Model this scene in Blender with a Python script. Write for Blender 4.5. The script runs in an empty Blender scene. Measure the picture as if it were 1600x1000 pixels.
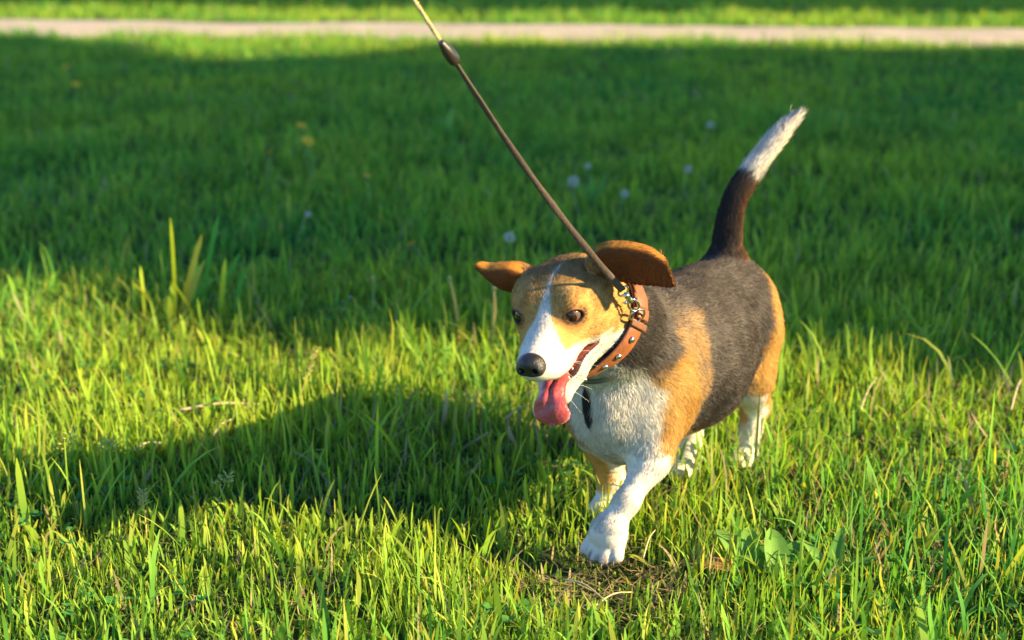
import bpy, bmesh, math, random
import numpy as np
from mathutils import Vector, Matrix

DEV = set()          # left empty in the finished script
rng = np.random.default_rng(11)
random.seed(5)
scene = bpy.context.scene
COL = scene.collection
rad = math.radians

# ------------------------------------------------------------------ camera
CAM_H, PITCH, FOCAL_PX = 0.85, math.atan(660 / 2222.0), 2222.0
cam_d = bpy.data.cameras.new('camera')
cam = bpy.data.objects.new('camera', cam_d)
COL.objects.link(cam)
cam.location = (0, 0, CAM_H)
cam.rotation_euler = (math.pi / 2 - PITCH, 0, 0)
cam_d.sensor_width = 36.0
cam_d.lens = 36.0 * FOCAL_PX / 1600.0
cam_d.clip_start = 0.05
cam_d.clip_end = 2000
cam_d.dof.use_dof = True
cam_d.dof.focus_distance = 1.77
cam_d.dof.aperture_fstop = 3.8
scene.camera = cam

# ------------------------------------------------------------------ sky and sun
SUN_EL = rad(24.5)
SUN_AZ = np.array([0.945, -0.327])            # horizontal direction towards the sun
SUN_AZ /= np.linalg.norm(SUN_AZ)
SUN_TO = np.array([SUN_AZ[0] * math.cos(SUN_EL), SUN_AZ[1] * math.cos(SUN_EL), math.sin(SUN_EL)])
w = bpy.data.worlds.new('World')
scene.world = w
w.use_nodes = True
nt = w.node_tree
bg = nt.nodes['Background']
sky = nt.nodes.new('ShaderNodeTexSky')
sky.sky_type = 'NISHITA'
sky.sun_disc = False
sky.sun_elevation = SUN_EL
sky.sun_rotation = math.atan2(SUN_AZ[0], SUN_AZ[1])
sky.air_density = 1.0
sky.dust_density = 0.0
sky.ozone_density = 7.0
nt.links.new(sky.outputs[0], bg.inputs[0])
bg.inputs[1].default_value = 0.1
sun_d = bpy.data.lights.new('sun', 'SUN')
sun_d.energy = 5.0
sun_d.angle = rad(0.53)
sun_d.color = (1.0, 0.76, 0.38)
sun = bpy.data.objects.new('sun', sun_d)
COL.objects.link(sun)
sun.rotation_euler = Vector(SUN_TO).to_track_quat('Z', 'Y').to_euler()
sun.location = (8, -3, 6)
vs = scene.view_settings
vs.view_transform = 'Standard'
vs.look = 'None'
vs.exposure = 1.84
vs.gamma = 1.0
vs.use_curve_mapping = False
scene.cycles.max_bounces = 8
scene.cycles.diffuse_bounces = 4
scene.cycles.glossy_bounces = 3
scene.cycles.transmission_bounces = 6
scene.cycles.transparent_max_bounces = 8

# ------------------------------------------------------------------ helpers
def tag(o, label=None, cat=None, group=None, kind=None):
    if label: o['label'] = label
    if cat: o['category'] = cat
    if group: o['group'] = group
    if kind: o['kind'] = kind
    return o

def empty(name, loc=(0, 0, 0), rz=0.0):
    o = bpy.data.objects.new(name, None)
    COL.objects.link(o)
    o.location = loc
    o.rotation_euler = (0, 0, rz)
    o.empty_display_size = 0.05
    return o

def mesh_np(name, verts, faces, mat, parent=None, smooth=True, attrs=None):
    """verts (n,3); faces (m,3|4) array or list of tuples; attrs {name: (type, domain, array)}"""
    me = bpy.data.meshes.new(name)
    if isinstance(faces, np.ndarray):
        n, m, k = len(verts), len(faces), faces.shape[1]
        me.vertices.add(n)
        me.vertices.foreach_set('co', np.ascontiguousarray(verts, dtype=np.float32).ravel())
        me.loops.add(m * k)
        me.loops.foreach_set('vertex_index', np.ascontiguousarray(faces, dtype=np.int32).ravel())
        me.polygons.add(m)
        me.polygons.foreach_set('loop_start', np.arange(0, m * k, k, dtype=np.int32))
        me.update(calc_edges=True)
        me.validate()
    else:
        me.from_pydata([tuple(map(float, v)) for v in verts], [], [tuple(map(int, f)) for f in faces])
        me.update()
    if smooth:
        me.polygons.foreach_set('use_smooth', np.ones(len(me.polygons), dtype=bool))
    if attrs:
        for an, (ty, dom, arr) in attrs.items():
            a = me.attributes.new(an, ty, dom)
            key = 'color' if ty == 'FLOAT_COLOR' else ('vector' if ty == 'FLOAT_VECTOR' else 'value')
            a.data.foreach_set(key, np.ascontiguousarray(arr, dtype=np.float32).ravel())
    if mat is not None:
        me.materials.append(mat)
    o = bpy.data.objects.new(name, me)
    COL.objects.link(o)
    o.parent = parent
    return o

def bm_obj(name, bm, mat, parent=None, smooth=True):
    me = bpy.data.meshes.new(name)
    bm.normal_update()
    bm.to_mesh(me)
    bm.free()
    if smooth:
        me.polygons.foreach_set('use_smooth', np.ones(len(me.polygons), dtype=bool))
    if mat is not None:
        me.materials.append(mat)
    o = bpy.data.objects.new(name, me)
    COL.objects.link(o)
    o.parent = parent
    return o

def tube(points, radii, seg=8, cap=True, flat=None):
    """swept tube -> verts, faces; radii scalar or per point; flat=(side_scale, dir) for straps"""
    P = np.asarray(points, float)
    n = len(P)
    R = np.broadcast_to(np.asarray(radii, float), (n,))
    T = np.gradient(P, axis=0)
    T /= np.linalg.norm(T, axis=1)[:, None] + 1e-12
    ref = np.array([0.31, 0.2, 0.93]) if abs(T[0][2]) < 0.8 else np.array([1.0, 0.1, 0.05])
    V = []
    prev = np.cross(T[0], ref); prev /= np.linalg.norm(prev)
    for i in range(n):
        a = prev - T[i] * (prev @ T[i]); a /= np.linalg.norm(a) + 1e-12
        b = np.cross(T[i], a)
        prev = a
        for k in range(seg):
            t = 2 * math.pi * k / seg
            V.append(P[i] + R[i] * (math.cos(t) * a + math.sin(t) * b))
    F = []
    for i in range(n - 1):
        for k in range(seg):
            k2 = (k + 1) % seg
            F.append((i * seg + k, i * seg + k2, (i + 1) * seg + k2, (i + 1) * seg + k))
    if cap:
        F.append(tuple(range(seg))[::-1])
        F.append(tuple((n - 1) * seg + k for k in range(seg)))
    return V, F

def lathe(profile, seg=12):
    """profile [(r,z)] -> verts, faces, poles closed"""
    V, F = [], []
    for r, z in profile:
        for k in range(seg):
            t = 2 * math.pi * k / seg
            V.append((r * math.cos(t), r * math.sin(t), z))
    for i in range(len(profile) - 1):
        for k in range(seg):
            k2 = (k + 1) % seg
            F.append((i * seg + k, i * seg + k2, (i + 1) * seg + k2, (i + 1) * seg + k))
    F.append(tuple(range(seg))[::-1])
    F.append(tuple((len(profile) - 1) * seg + k for k in range(seg)))
    return V, F

def catmull(P, n):
    P = np.asarray(P, float)
    Q = np.vstack([2 * P[0] - P[1], P, 2 * P[-1] - P[-2]])
    out = []
    m = len(P) - 1
    for s in np.linspace(0, m, n):
        i = min(int(s), m - 1); t = s - i
        p0, p1, p2, p3 = Q[i], Q[i + 1], Q[i + 2], Q[i + 3]
        out.append(0.5 * (2 * p1 + (p2 - p0) * t + (2 * p0 - 5 * p1 + 4 * p2 - p3) * t * t + (3 * p1 - p0 - 3 * p2 + p3) * t ** 3))
    return np.array(out)

def sstep(a, b, x):
    t = np.clip((x - a) / (b - a), 0, 1)
    return t * t * (3 - 2 * t)

def _hash(ix, iy, s):
    h = (ix.astype(np.int64) * 374761393 + iy.astype(np.int64) * 668265263 + s * 974711) & 0x7fffffff
    h = ((h ^ (h >> 13)) * 1274126177) & 0x7fffffff
    return ((h ^ (h >> 16)) & 0xffff) / 65535.0

def vnoise(x, y, scale, s=0):
    """value noise 0..1"""
    x = np.asarray(x) / scale; y = np.asarray(y) / scale
    ix = np.floor(x).astype(np.int64); iy = np.floor(y).astype(np.int64)
    fx = x - ix; fy = y - iy
    fx = fx * fx * (3 - 2 * fx); fy = fy * fy * (3 - 2 * fy)
    a = _hash(ix, iy, s); b = _hash(ix + 1, iy, s); c = _hash(ix, iy + 1, s); d = _hash(ix + 1, iy + 1, s)
    return (a * (1 - fx) + b * fx) * (1 - fy) + (c * (1 - fx) + d * fx) * fy

def noise3(p, scale, s=0):
    return (vnoise(p[:, 0] + 0.37 * p[:, 2], p[:, 1] - 0.61 * p[:, 2], scale, s) + vnoise(p[:, 1] + 5.1, p[:, 2] + 0.3 * p[:, 0], scale, s + 7) + vnoise(p[:, 2] + 2.2, p[:, 0], scale, s + 13)) / 3

def terrain(x, y):
    x = np.asarray(x, float); y = np.asarray(y, float)
    return 0.018 * (vnoise(x, y, 0.55, 3) - 0.5) + 0.012 * (vnoise(x, y, 0.21, 5) - 0.5) - 0.004

# ------------------------------------------------------------------ materials
def new_mat(name):
    m = bpy.data.materials.new(name)
    m.use_nodes = True
    t = m.node_tree
    return m, t, t.nodes['Principled BSDF']

def plain(name, col, rough=0.6, metal=0.0, noise=0.0, nscale=40.0, bump=0.0, spec=0.5, sss=0.0, coat=0.0):
    m, t, b = new_mat(name)
    b.inputs['Base Color'].default_value = (*col, 1)
    b.inputs['Roughness'].default_value = rough
    b.inputs['Metallic'].default_value = metal
    b.inputs['Specular IOR Level'].default_value = spec
    if coat: b.inputs['Coat Weight'].default_value = coat
    if sss:
        b.inputs['Subsurface Weight'].default_value = sss
        b.inputs['Subsurface Radius'].default_value = (0.006, 0.002, 0.001)
        b.inputs['Subsurface Scale'].default_value = 1.0
    if noise or bump:
        tc = t.nodes.new('ShaderNodeTexCoord')
        nz = t.nodes.new('ShaderNodeTexNoise')
        nz.inputs['Scale'].default_value = nscale
        nz.inputs['Detail'].default_value = 5
        t.links.new(tc.outputs['Object'], nz.inputs['Vector'])
        if noise:
            mr = t.nodes.new('ShaderNodeMapRange')
            mr.inputs['To Min'].default_value = 1 - noise
            mr.inputs['To Max'].default_value = 1 + noise
            t.links.new(nz.outputs['Fac'], mr.inputs['Value'])
            mx = t.nodes.new('ShaderNodeMix'); mx.data_type = 'RGBA'; mx.blend_type = 'MULTIPLY'
            mx.inputs['Factor'].default_value = 1.0
            mx.inputs['A'].default_value = (*col, 1)
            t.links.new(mr.outputs['Result'], mx.inputs['B'])
            t.links.new(mx.outputs['Result'], b.inputs['Base Color'])
        if bump:
            bp = t.nodes.new('ShaderNodeBump')
            bp.inputs['Strength'].default_value = bump
            bp.inputs['Distance'].default_value = 0.002
            t.links.new(nz.outputs['Fac'], bp.inputs['Height'])
            t.links.new(bp.outputs['Normal'], b.inputs['Normal'])
    return m

def leafy(name, attr='tint', trans=0.42, rough=0.62, spec=0.18):
    """thin plant tissue: diffuse + translucent, colour read from a per-blade attribute"""
    m = bpy.data.materials.new(name); m.use_nodes = True
    t = m.node_tree
    t.nodes.remove(t.nodes['Principled BSDF'])
    out = t.nodes['Material Output']
    at = t.nodes.new('ShaderNodeAttribute'); at.attribute_name = attr
    d = t.nodes.new('ShaderNodeBsdfPrincipled')
    d.inputs['Roughness'].default_value = rough
    d.inputs['Specular IOR Level'].default_value = spec
    tr = t.nodes.new('ShaderNodeBsdfTranslucent')
    mx = t.nodes.new('ShaderNodeMixShader'); mx.inputs[0].default_value = trans
    hs = t.nodes.new('ShaderNodeHueSaturation')
    hs.inputs['Saturation'].default_value = 1.1; hs.inputs['Value'].default_value = 1.35
    hs.inputs['Hue'].default_value = 0.485
    t.links.new(at.outputs['Color'], d.inputs['Base Color'])
    t.links.new(at.outputs['Color'], hs.inputs['Color'])
    t.links.new(hs.outputs['Color'], tr.inputs['Color'])
    t.links.new(d.outputs[0], mx.inputs[1]); t.links.new(tr.outputs[0], mx.inputs[2])
    t.links.new(mx.outputs[0], out.inputs['Surface'])
    return m

M = {}
M['grass'] = leafy('grass_blades', trans=0.45)
M['leaf'] = leafy('tree_leaves', trans=0.3)
M['bark'] = plain('bark', (0.11, 0.08, 0.055), 0.9, noise=0.35, nscale=18, bump=0.8)

# ground material: soil, thatch and low green, broken up by noise
m, t, b = new_mat('lawn_soil')
tc = t.nodes.new('ShaderNodeTexCoord')
n1 = t.nodes.new('ShaderNodeTexNoise'); n1.inputs['Scale'].default_value = 9; n1.inputs['Detail'].default_value = 8; n1.inputs['Roughness'].default_value = 0.7
n2 = t.nodes.new('ShaderNodeTexNoise'); n2.inputs['Scale'].default_value = 120; n2.inputs['Detail'].default_value = 4
r1 = t.nodes.new('ShaderNodeValToRGB')
r1.color_ramp.elements[0].position = 0.35; r1.color_ramp.elements[0].color = (0.020, 0.040, 0.010, 1)
r1.color_ramp.elements[1].position = 0.72; r1.color_ramp.elements[1].color = (0.075, 0.075, 0.030, 1)
e = r1.color_ramp.elements.new(0.52); e.color = (0.035, 0.062, 0.014, 1)
t.links.new(tc.outputs['Object'], n1.inputs['Vector']); t.links.new(tc.outputs['Object'], n2.inputs['Vector'])
t.links.new(n1.outputs['Fac'], r1.inputs['Fac'])
t.links.new(r1.outputs['Color'], b.inputs['Base Color'])
bp = t.nodes.new('ShaderNodeBump'); bp.inputs['Strength'].default_value = 0.9; bp.inputs['Distance'].default_value = 0.01
t.links.new(n2.outputs['Fac'], bp.inputs['Height']); t.links.new(bp.outputs['Normal'], b.inputs['Normal'])
b.inputs['Roughness'].default_value = 0.95
b.inputs['Specular IOR Level'].default_value = 0.1
M['soil'] = m

m, t, b = new_mat('path_sand')
tc = t.nodes.new('ShaderNodeTexCoord')
n1 = t.nodes.new('ShaderNodeTexNoise'); n1.inputs['Scale'].default_value = 3.5; n1.inputs['Detail'].default_value = 9
n2 = t.nodes.new('ShaderNodeTexVoronoi'); n2.inputs['Scale'].default_value = 70
r1 = t.nodes.new('ShaderNodeValToRGB')
r1.color_ramp.elements[0].position = 0.3; r1.color_ramp.elements[0].color = (0.30, 0.245, 0.185, 1)
r1.color_ramp.elements[1].position = 0.7; r1.color_ramp.elements[1].color = (0.42, 0.35, 0.275, 1)
t.links.new(tc.outputs['Object'], n1.inputs['Vector']); t.links.new(tc.outputs['Object'], n2.inputs['Vector'])
t.links.new(n1.outputs['Fac'], r1.inputs['Fac']); t.links.new(r1.outputs['Color'], b.inputs['Base Color'])
bp = t.nodes.new('ShaderNodeBump'); bp.inputs['Strength'].default_value = 0.6; bp.inputs['Distance'].default_value = 0.01
t.links.new(n2.outputs['Distance'], bp.inputs['Height']); t.links.new(bp.outputs['Normal'], b.inputs['Normal'])
b.inputs['Roughness'].default_value = 0.95
M['sand'] = m

# ================================================================== GROUND, PATH, SHADE TREES
def cam_ground(px, py, z=0.0):
    """point of the plane z seen at a pixel of the 1600 x 1000 photograph (used to survey the site)"""
    d = np.array([(px - 800) / FOCAL_PX, math.cos(PITCH) + (500 - py) / FOCAL_PX * math.sin(PITCH), -math.sin(PITCH) + (500 - py) / FOCAL_PX * math.cos(PITCH)])
    t_ = (z - CAM_H) / d[2]
    return np.array([0, 0, CAM_H]) + d * t_

# lawn: fine near the camera, coarse out to the horizon
def grid_axis(lo, hi, near_lo, near_hi, step):
    inner = np.arange(near_lo, near_hi + 1e-6, step)
    left = near_lo - np.geomspace(0.3, near_lo - lo, 14)[::-1]
    right = near_hi + np.geomspace(0.3, hi - near_hi, 14)
    return np.concatenate([left, inner, right])
gx = grid_axis(-900, 900, -6.0, 6.0, 0.10); gy = grid_axis(-900, 1500, 0.6, 14.0, 0.10)
X, Y = np.meshgrid(gx, gy, indexing='ij')
fade = np.clip(1 - (np.abs(X) - 5) / 2, 0, 1) * np.clip(1 - (Y - 13) / 3, 0, 1)
Zg = terrain(X, Y) * fade - 0.004
V = np.stack([X, Y, Zg], -1).reshape(-1, 3)
nx_, ny_ = X.shape
ii, jj = np.meshgrid(np.arange(nx_ - 1), np.arange(ny_ - 1), indexing='ij')
a0 = (ii * ny_ + jj).ravel()
ground = mesh_np('ground', V, np.stack([a0, a0 + ny_, a0 + ny_ + 1, a0 + 1], 1), M['soil'])
tag(ground, 'lawn soil under the grass', 'ground', kind='structure')

# worn sandy footpath crossing behind, edges uneven
PX = np.linspace(-16, 16, 220)
fl_, fr2 = cam_ground(0, 31), cam_ground(1600, 48)
nl_, nr_ = cam_ground(0, 55), cam_ground(1600, 72)
def path_far(x): return np.interp(x, [fl_[0], fr2[0]], [fl_[1], fr2[1]]) + np.where(x < fl_[0], (x - fl_[0]), np.where(x > fr2[0], x - fr2[0], 0)) * (fr2[1] - fl_[1]) / (fr2[0] - fl_[0])
def path_near(x): return np.interp(x, [nl_[0], nr_[0]], [nl_[1], nr_[1]]) + np.where(x < nl_[0], (x - nl_[0]), np.where(x > nr_[0], x - nr_[0], 0)) * (nr_[1] - nl_[1]) / (nr_[0] - nl_[0])
def edge_wob(x, s): return 0.22 * (vnoise(x, x * 0 + s, 0.9, s) - 0.5) + 0.10 * (vnoise(x, x * 0 + s, 0.25, s + 1) - 0.5)
yn = path_near(PX) + edge_wob(PX, 41); yf = path_far(PX) + edge_wob(PX, 43)
V = []; Fp = []
for k in range(9):
    q = k / 8
    yy = yn * (1 - q) + yf * q
    V.append(np.stack([PX, yy, 0.012 + 0.010 * np.sin(np.pi * q) + 0.006 * (vnoise(PX, yy, 0.4, 8) - 0.5) + (-0.03 if k in (0, 8) else 0)], 1))
V = np.concatenate(V)
for k in range(8):
    for i in range(219):
        Fp.append((k * 220 + i, k * 220 + i + 1, (k + 1) * 220 + i + 1, (k + 1) * 220 + i))
path_ob = mesh_np('path', V, Fp, M['sand'])
tag(path_ob, 'pale sandy footpath crossing behind the lawn', 'path', kind='structure')

# ---- the trees to the right, outside the frame, that shade the lawn
def shade_near(gx_, gy_):
    edge = np.interp(gx_, [-3.0, -1.17, 0.0, 1.0, 3.0], [3.55, 3.10, 2.86, 2.62, 2.2])
    far = np.interp(gx_, [-4.6, -2.9, -2.3, -2.0, -1.0, -0.6, -0.3, 4], [9.0, 8.95, 8.3, 7.8, 7.8, 8.3, 8.6, 8.25])
    nz_a = 0.50 * (vnoise(gx_, gy_, 0.35, 61) - 0.5) + 0.24 * (vnoise(gx_, gy_, 0.12, 62) - 0.5)
    return (gy_ > edge + nz_a) & (gy_ < far + 0.6 * nz_a)
def shade_far(gx_, gy_):
    edge = np.interp(gx_, [-6, -4.0, -2.0, 0.0, 3.0, 6], [11.9, 11.7, 11.5, 11.2, 10.9, 10.7])
    return gy_ > edge + 0.5 * (vnoise(gx_, gy_, 0.5, 63) - 0.5)
def tree_off(name, label, base, mask, gx_lo, gx_hi, gy_lo, gy_hi, nleaf, dmin, dmax, leaf, trunk_h, trunk_r):
    """leaf sprays fill the volume between the sun and the ground it shades"""
    root = empty(name, (base[0], base[1], 0))
    tag(root, label, 'tree', 'shade trees beside the lawn')
    r_ = np.random.default_rng(int(abs(base[0] * 100)))
    P = []
    tot = 0
    while tot < nleaf:
        g = np.stack([r_.uniform(gx_lo, gx_hi, 60000), r_.uniform(gy_lo, gy_hi, 60000)], 1)
        g = g[mask(g[:, 0], g[:, 1])]
        # keep inside the crown: lift each shaded spot up the sun ray to a plane through the tree
        dist = (base[0] - g[:, 0]) * SUN_AZ[0] + (base[1] - g[:, 1]) * SUN_AZ[1] + r_.uniform(dmin, dmax, len(g))
        zc = dist * math.tan(SUN_EL)
        p = np.stack([g[:, 0] + SUN_AZ[0] * dist, g[:, 1] + SUN_AZ[1] * dist, zc], 1)
        p = p[(zc > 0.35)]
        P.append(p); tot += len(p)
    P = np.concatenate(P)[:nleaf]
    n = len(P)
    # leaf quads with random attitude
    d1 = r_.standard_normal((n, 3)); d1 /= np.linalg.norm(d1, axis=1)[:, None]
    d2 = np.cross(d1, r_.standard_normal((n, 3))); d2 /= np.linalg.norm(d2, axis=1)[:, None]
    L_ = leaf * r_.uniform(0.7, 1.3, (n, 1)); W_ = L_ * 0.55
    V = np.stack([P - d1 * L_, P + d2 * W_, P + d1 * L_, P - d2 * W_], 1).reshape(-1, 3)
    Fq = np.arange(4 * n).reshape(-1, 4)
    tint = np.repeat(np.array([[0.045, 0.10, 0.018]]) * r_.uniform(0.7, 1.3, (n, 1)), 4, axis=0)
    mesh_np('crown', V - np.array([base[0], base[1], 0]), Fq, M['leaf'], root, smooth=False,
            attrs={'tint': ('FLOAT_COLOR', 'POINT', np.concatenate([tint, np.ones((4 * n, 1))], 1))})
    top = P[:, 2].max()
    pts = catmull([(0, 0, -0.1), (0.05, 0.03, trunk_h * 0.5), (-0.05, 0.08, trunk_h), (0.1, 0.0, top * 0.9)], 16)
    tv, tf = tube(pts, np.linspace(trunk_r, trunk_r * 0.2, 16) * (1 + 0.25 * np.exp(-np.arange(16))), 10)
    mesh_np('trunk', np.array(tv), tf, M['bark'], root)
    cen = P.mean(0) - np.array([base[0], base[1], 0])
    for k in range(7):
        tgt = P[r_.integers(0, n)] - np.array([base[0], base[1], 0])
        st = np.array([0, 0.05, trunk_h * (0.55 + 0.07 * k)])
        tv, tf = tube(catmull([st, (st + tgt) / 2 + np.array([0, 0, 0.25]), tgt], 8), np.linspace(trunk_r * 0.42, 0.02, 8), 7)
        mesh_np('limb', np.array(tv), tf, M['bark'], root)
    return root
if not ('notree' in DEV):
    tree_off('shade_tree', 'broad leafy tree right of the frame whose shadow crosses the middle lawn', (11.0, 1.2), shade_near, -6.5, 5.0, 1.6, 9.6, 90000, -2.2, 2.2, 0.098, 2.2, 0.22)
    tree_off('shade_tree', 'tall leafy tree farther back whose shadow darkens the lawn beyond the path', (13.5, 9.5), shade_far, -9.0, 7.0, 10.3, 21.0, 75000, -2.6, 2.6, 0.145, 2.8, 0.28)
# ================================================================== GRASS
DOG_XY = np.array([0.229, 1.938])
FEET = np.array([(-math.sin(rad(33)) * a + math.cos(rad(33)) * b_, -math.cos(rad(33)) * a - math.sin(rad(33)) * b_) for a, b_ in
                 ((0.252, 0.033), (0.112, -0.040), (-0.165, 0.047), (-0.085, -0.012))]) + DOG_XY
G_GREEN = np.array([0.078, 0.300, 0.050]); G_LIME = np.array([0.370, 0.480, 0.045]); G_DARK = np.array([0.035, 0.150, 0.032])
G_STRAW = np.array([0.44, 0.36, 0.19]); G_YEL = np.array([0.42, 0.42, 0.060])

def blades(x, y, h, w_, lean, az, bend, seg, base_col, tip_col, z0=None, twist=None):
    """strips of quads, vectorised. h height, w_ width, lean initial tilt, bend extra tilt at the tip"""
    n = len(x)
    z0 = terrain(x, y) - 0.008 if z0 is None else z0
    K = seg + 1
    s = np.linspace(0, 1, K)
    ang = lean[:, None] + bend[:, None] * s[None] ** 1.5
    ds = h[:, None] / seg
    dx = np.sin(ang) * ds; dz = np.cos(ang) * ds
    R_ = np.concatenate([np.zeros((n, 1)), np.cumsum(dx[:, :-1], 1)], 1)
    Zz = np.concatenate([np.zeros((n, 1)), np.cumsum(dz[:, :-1], 1)], 1)
    ca, sa = np.cos(az)[:, None], np.sin(az)[:, None]
    C_ = np.stack([x[:, None] + ca * R_, y[:, None] + sa * R_, z0[:, None] + Zz], -1)       # n,K,3
    tw_ = rng.uniform(-1.2, 1.2, n) if twist is None else twist
    sx, sy = -np.sin(az + tw_)[:, None], np.cos(az + tw_)[:, None]
    wid = w_[:, None] * 0.5 * np.array([0.75, 1.0, 0.95, 0.8, 0.6, 0.4])[np.linspace(0, 4.2, K).astype(int)][None]
    wid[:, -1] = w_ * 0.07
    off = np.stack([sx * wid, sy * wid, 0 * wid], -1)
    V = np.stack([C_ - off, C_ + off], 2).reshape(n, K * 2, 3)
    q = np.array([(2 * k, 2 * k + 1, 2 * k + 3, 2 * k + 2) for k in range(seg)])
    Fq = (np.arange(n)[:, None, None] * (2 * K) + q[None]).reshape(-1, 4)
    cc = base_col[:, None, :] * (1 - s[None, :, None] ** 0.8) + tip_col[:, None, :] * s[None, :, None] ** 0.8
    cc = np.repeat(cc[:, :, None, :], 2, 2).reshape(-1, 3)
    return V.reshape(-1, 3), Fq, cc

def scatter(y0, y1, dens, margin, inner=None):
    """uniform points over the strip of ground in view (plus a margin either side)"""
    xw = lambda yy: 0.40 * yy + margin
    W = xw(y1)
    n = int(dens * 2 * W * (y1 - y0))
    x = rng.uniform(-W, W, n); y = rng.uniform(y0, y1, n)
    k = np.abs(x) < xw(y)
    if inner is not None: k &= np.abs(x) > 0.40 * y + inner
    return x[k], y[k]

def grass_sheet(y0, y1, dens, hmean, wmean, seg, margin, name_seed, hvar=0.35, inner=None):
    x, y = scatter(y0, y1, dens, margin, inner)
    # clumps: pull towards tussock centres by thinning with noise
    keep = rng.random(len(x)) < np.clip(0.55 + 0.9 * (vnoise(x, y, 0.09, name_seed) - 0.25), 0.25, 1)
    din = np.minimum(y - (path_near(x) + edge_wob(x, 41)), (path_far(x) + edge_wob(x, 43)) - y)      # > 0 on the path
    keep &= rng.random(len(x)) > sstep(-0.05, 0.10 + 0.28 * vnoise(x, y, 0.5, 44) ** 2, din)
    x, y = x[keep], y[keep]
    n = len(x)
    tall = vnoise(x, y, 0.30, 71) * 0.6 + vnoise(x, y, 0.11, 72) * 0.4
    h = hmean * (0.40 + 1.2 * tall) * rng.lognormal(0, hvar, n)
    h = np.clip(h, 0.015, hmean * 2.6)
    fd = np.linalg.norm(np.stack([x, y], 1) - FEET[1], axis=1)
    for ft in FEET[1:3]: h *= 1 + 0.75 * np.exp(-((x - ft[0]) ** 2 + (y - ft[1] + 0.05) ** 2) / 0.07 ** 2)
    h *= 0.85 + 0.15 * sstep(0.01, 0.05, fd)
    h *= 0.30 + 0.70 * sstep(0.02, 0.13, np.hypot(x - FEET[0, 0], y - FEET[0, 1]))
    # worn, short patch in front of the leading paw
    wx_, wy_ = FEET[0] + np.array([0.00, -0.07])
    worn = sstep(0.15, 0.03, np.hypot((x - wx_) * 0.8, (y - wy_) * 1.0))
    h *= 1 - 0.35 * worn
    pd_ = np.hypot((x - FEET[0, 0]) * 1.1, np.where(y < FEET[0, 1], 0.55, 1.3) * (y - FEET[0, 1]))
    h = np.minimum(h, 0.014 + 0.42 * pd_)
    dry = vnoise(x, y, 0.45, 81) * 0.6 + vnoise(x, y, 0.13, 82) * 0.4 - 0.12 * (y > 3.3)  # less straw on the farther lawn, so its shaded part looks cooler
    r = rng.random(n)
    lime = np.clip(0.40 + 0.9 * (vnoise(x, y, 0.6, 83) - 0.3) + 0.5 * (r - 0.5), 0, 1)[:, None]
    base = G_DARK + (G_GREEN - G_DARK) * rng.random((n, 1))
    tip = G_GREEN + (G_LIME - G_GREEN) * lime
    tip = tip * rng.uniform(0.75, 1.25, (n, 1))
    isd = (rng.random(n) < np.clip(0.08 + 0.65 * (dry - 0.55) + 0.35 * worn, 0.02, 0.60))
    tip[isd] = G_STRAW * rng.uniform(0.6, 1.15, (isd.sum(), 1)); base[isd] = G_STRAW * 0.6
    yel = (~isd) & (rng.random(n) < np.where(y > 3.3, 0.13, 0.24))  # fewer yellow tips there too, cooling the shade through blade colour
    tip[yel] = G_YEL * rng.uniform(0.8, 1.2, (yel.sum(), 1))
    lean = np.abs(rng.normal(0.10, 0.30, n)); bend = rng.normal(0.40, 0.80, n)
    lean[isd] += rng.uniform(0, 1.1, isd.sum())
    az = rng.uniform(0, 2 * math.pi, n)
    w_ = wmean * rng.lognormal(0, 0.35, n)
    return blades(x, y, h, w_, lean, az, bend, seg, base, tip)

def join_blades(name, parts, label):
    V, Fq, C_ = [], [], []
    o = 0
    for v, f, c in parts:
        V.append(v); Fq.append(f + o); C_.append(c); o += len(v)
    V = np.concatenate(V); Fq = np.concatenate(Fq); C_ = np.concatenate(C_)
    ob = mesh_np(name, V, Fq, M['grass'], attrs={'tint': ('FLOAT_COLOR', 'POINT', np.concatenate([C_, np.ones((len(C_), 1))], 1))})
    tag(ob, label, 'grass', kind='stuff')
    return ob

GD = 0.35 if 'thin' in DEV else 1.0
def clover_sheet(y0, y1, dens):
    x, y = scatter(y0, y1, dens, 0.5)
    k = (vnoise(x, y, 0.22, 95) > 0.60) & (rng.random(len(x)) < 0.8)
    x, y = x[k], y[k]; n = len(x)
    out = []
    az0 = rng.uniform(0, 6.28, n); z0 = terrain(x, y) + rng.uniform(0.010, 0.030, n)
    col = np.array([0.085, 0.26, 0.05]) * rng.uniform(0.7, 1.4, (n, 1))
    s_ = rng.uniform(0.007, 0.013, n)
    for k in range(3):
        az = az0 + k * 2.094
        out.append(blades(x, y, s_, s_ * 0.95, np.full(n, 1.15) + rng.normal(0, 0.2, n), az, np.full(n, 0.25), 3, col * 0.85, col, z0=z0, twist=np.zeros(n)))
    return out
near = [grass_sheet(1.12, 3.3, 14000 * GD, 0.030, 0.0023, 3, 0.5, 6, 0.30),
        grass_sheet(1.12, 3.3, 6500 * GD, 0.043, 0.0034, 4, 0.55, 1),
        grass_sheet(1.12, 3.3, 2000 * GD, 0.064, 0.0042, 5, 0.55, 2, 0.36)] + clover_sheet(1.15, 3.0, 900)
mid_ = [grass_sheet(3.3, 6.0, 6000 * GD, 0.046, 0.0042, 3, 0.7, 3), grass_sheet(6.0, 9.2, 2800 * GD, 0.046, 0.0062, 2, 0.8, 4)]
far_ = [grass_sheet(9.2, 15.0, 1100 * GD, 0.058, 0.011, 2, 1.0, 5)]
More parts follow.
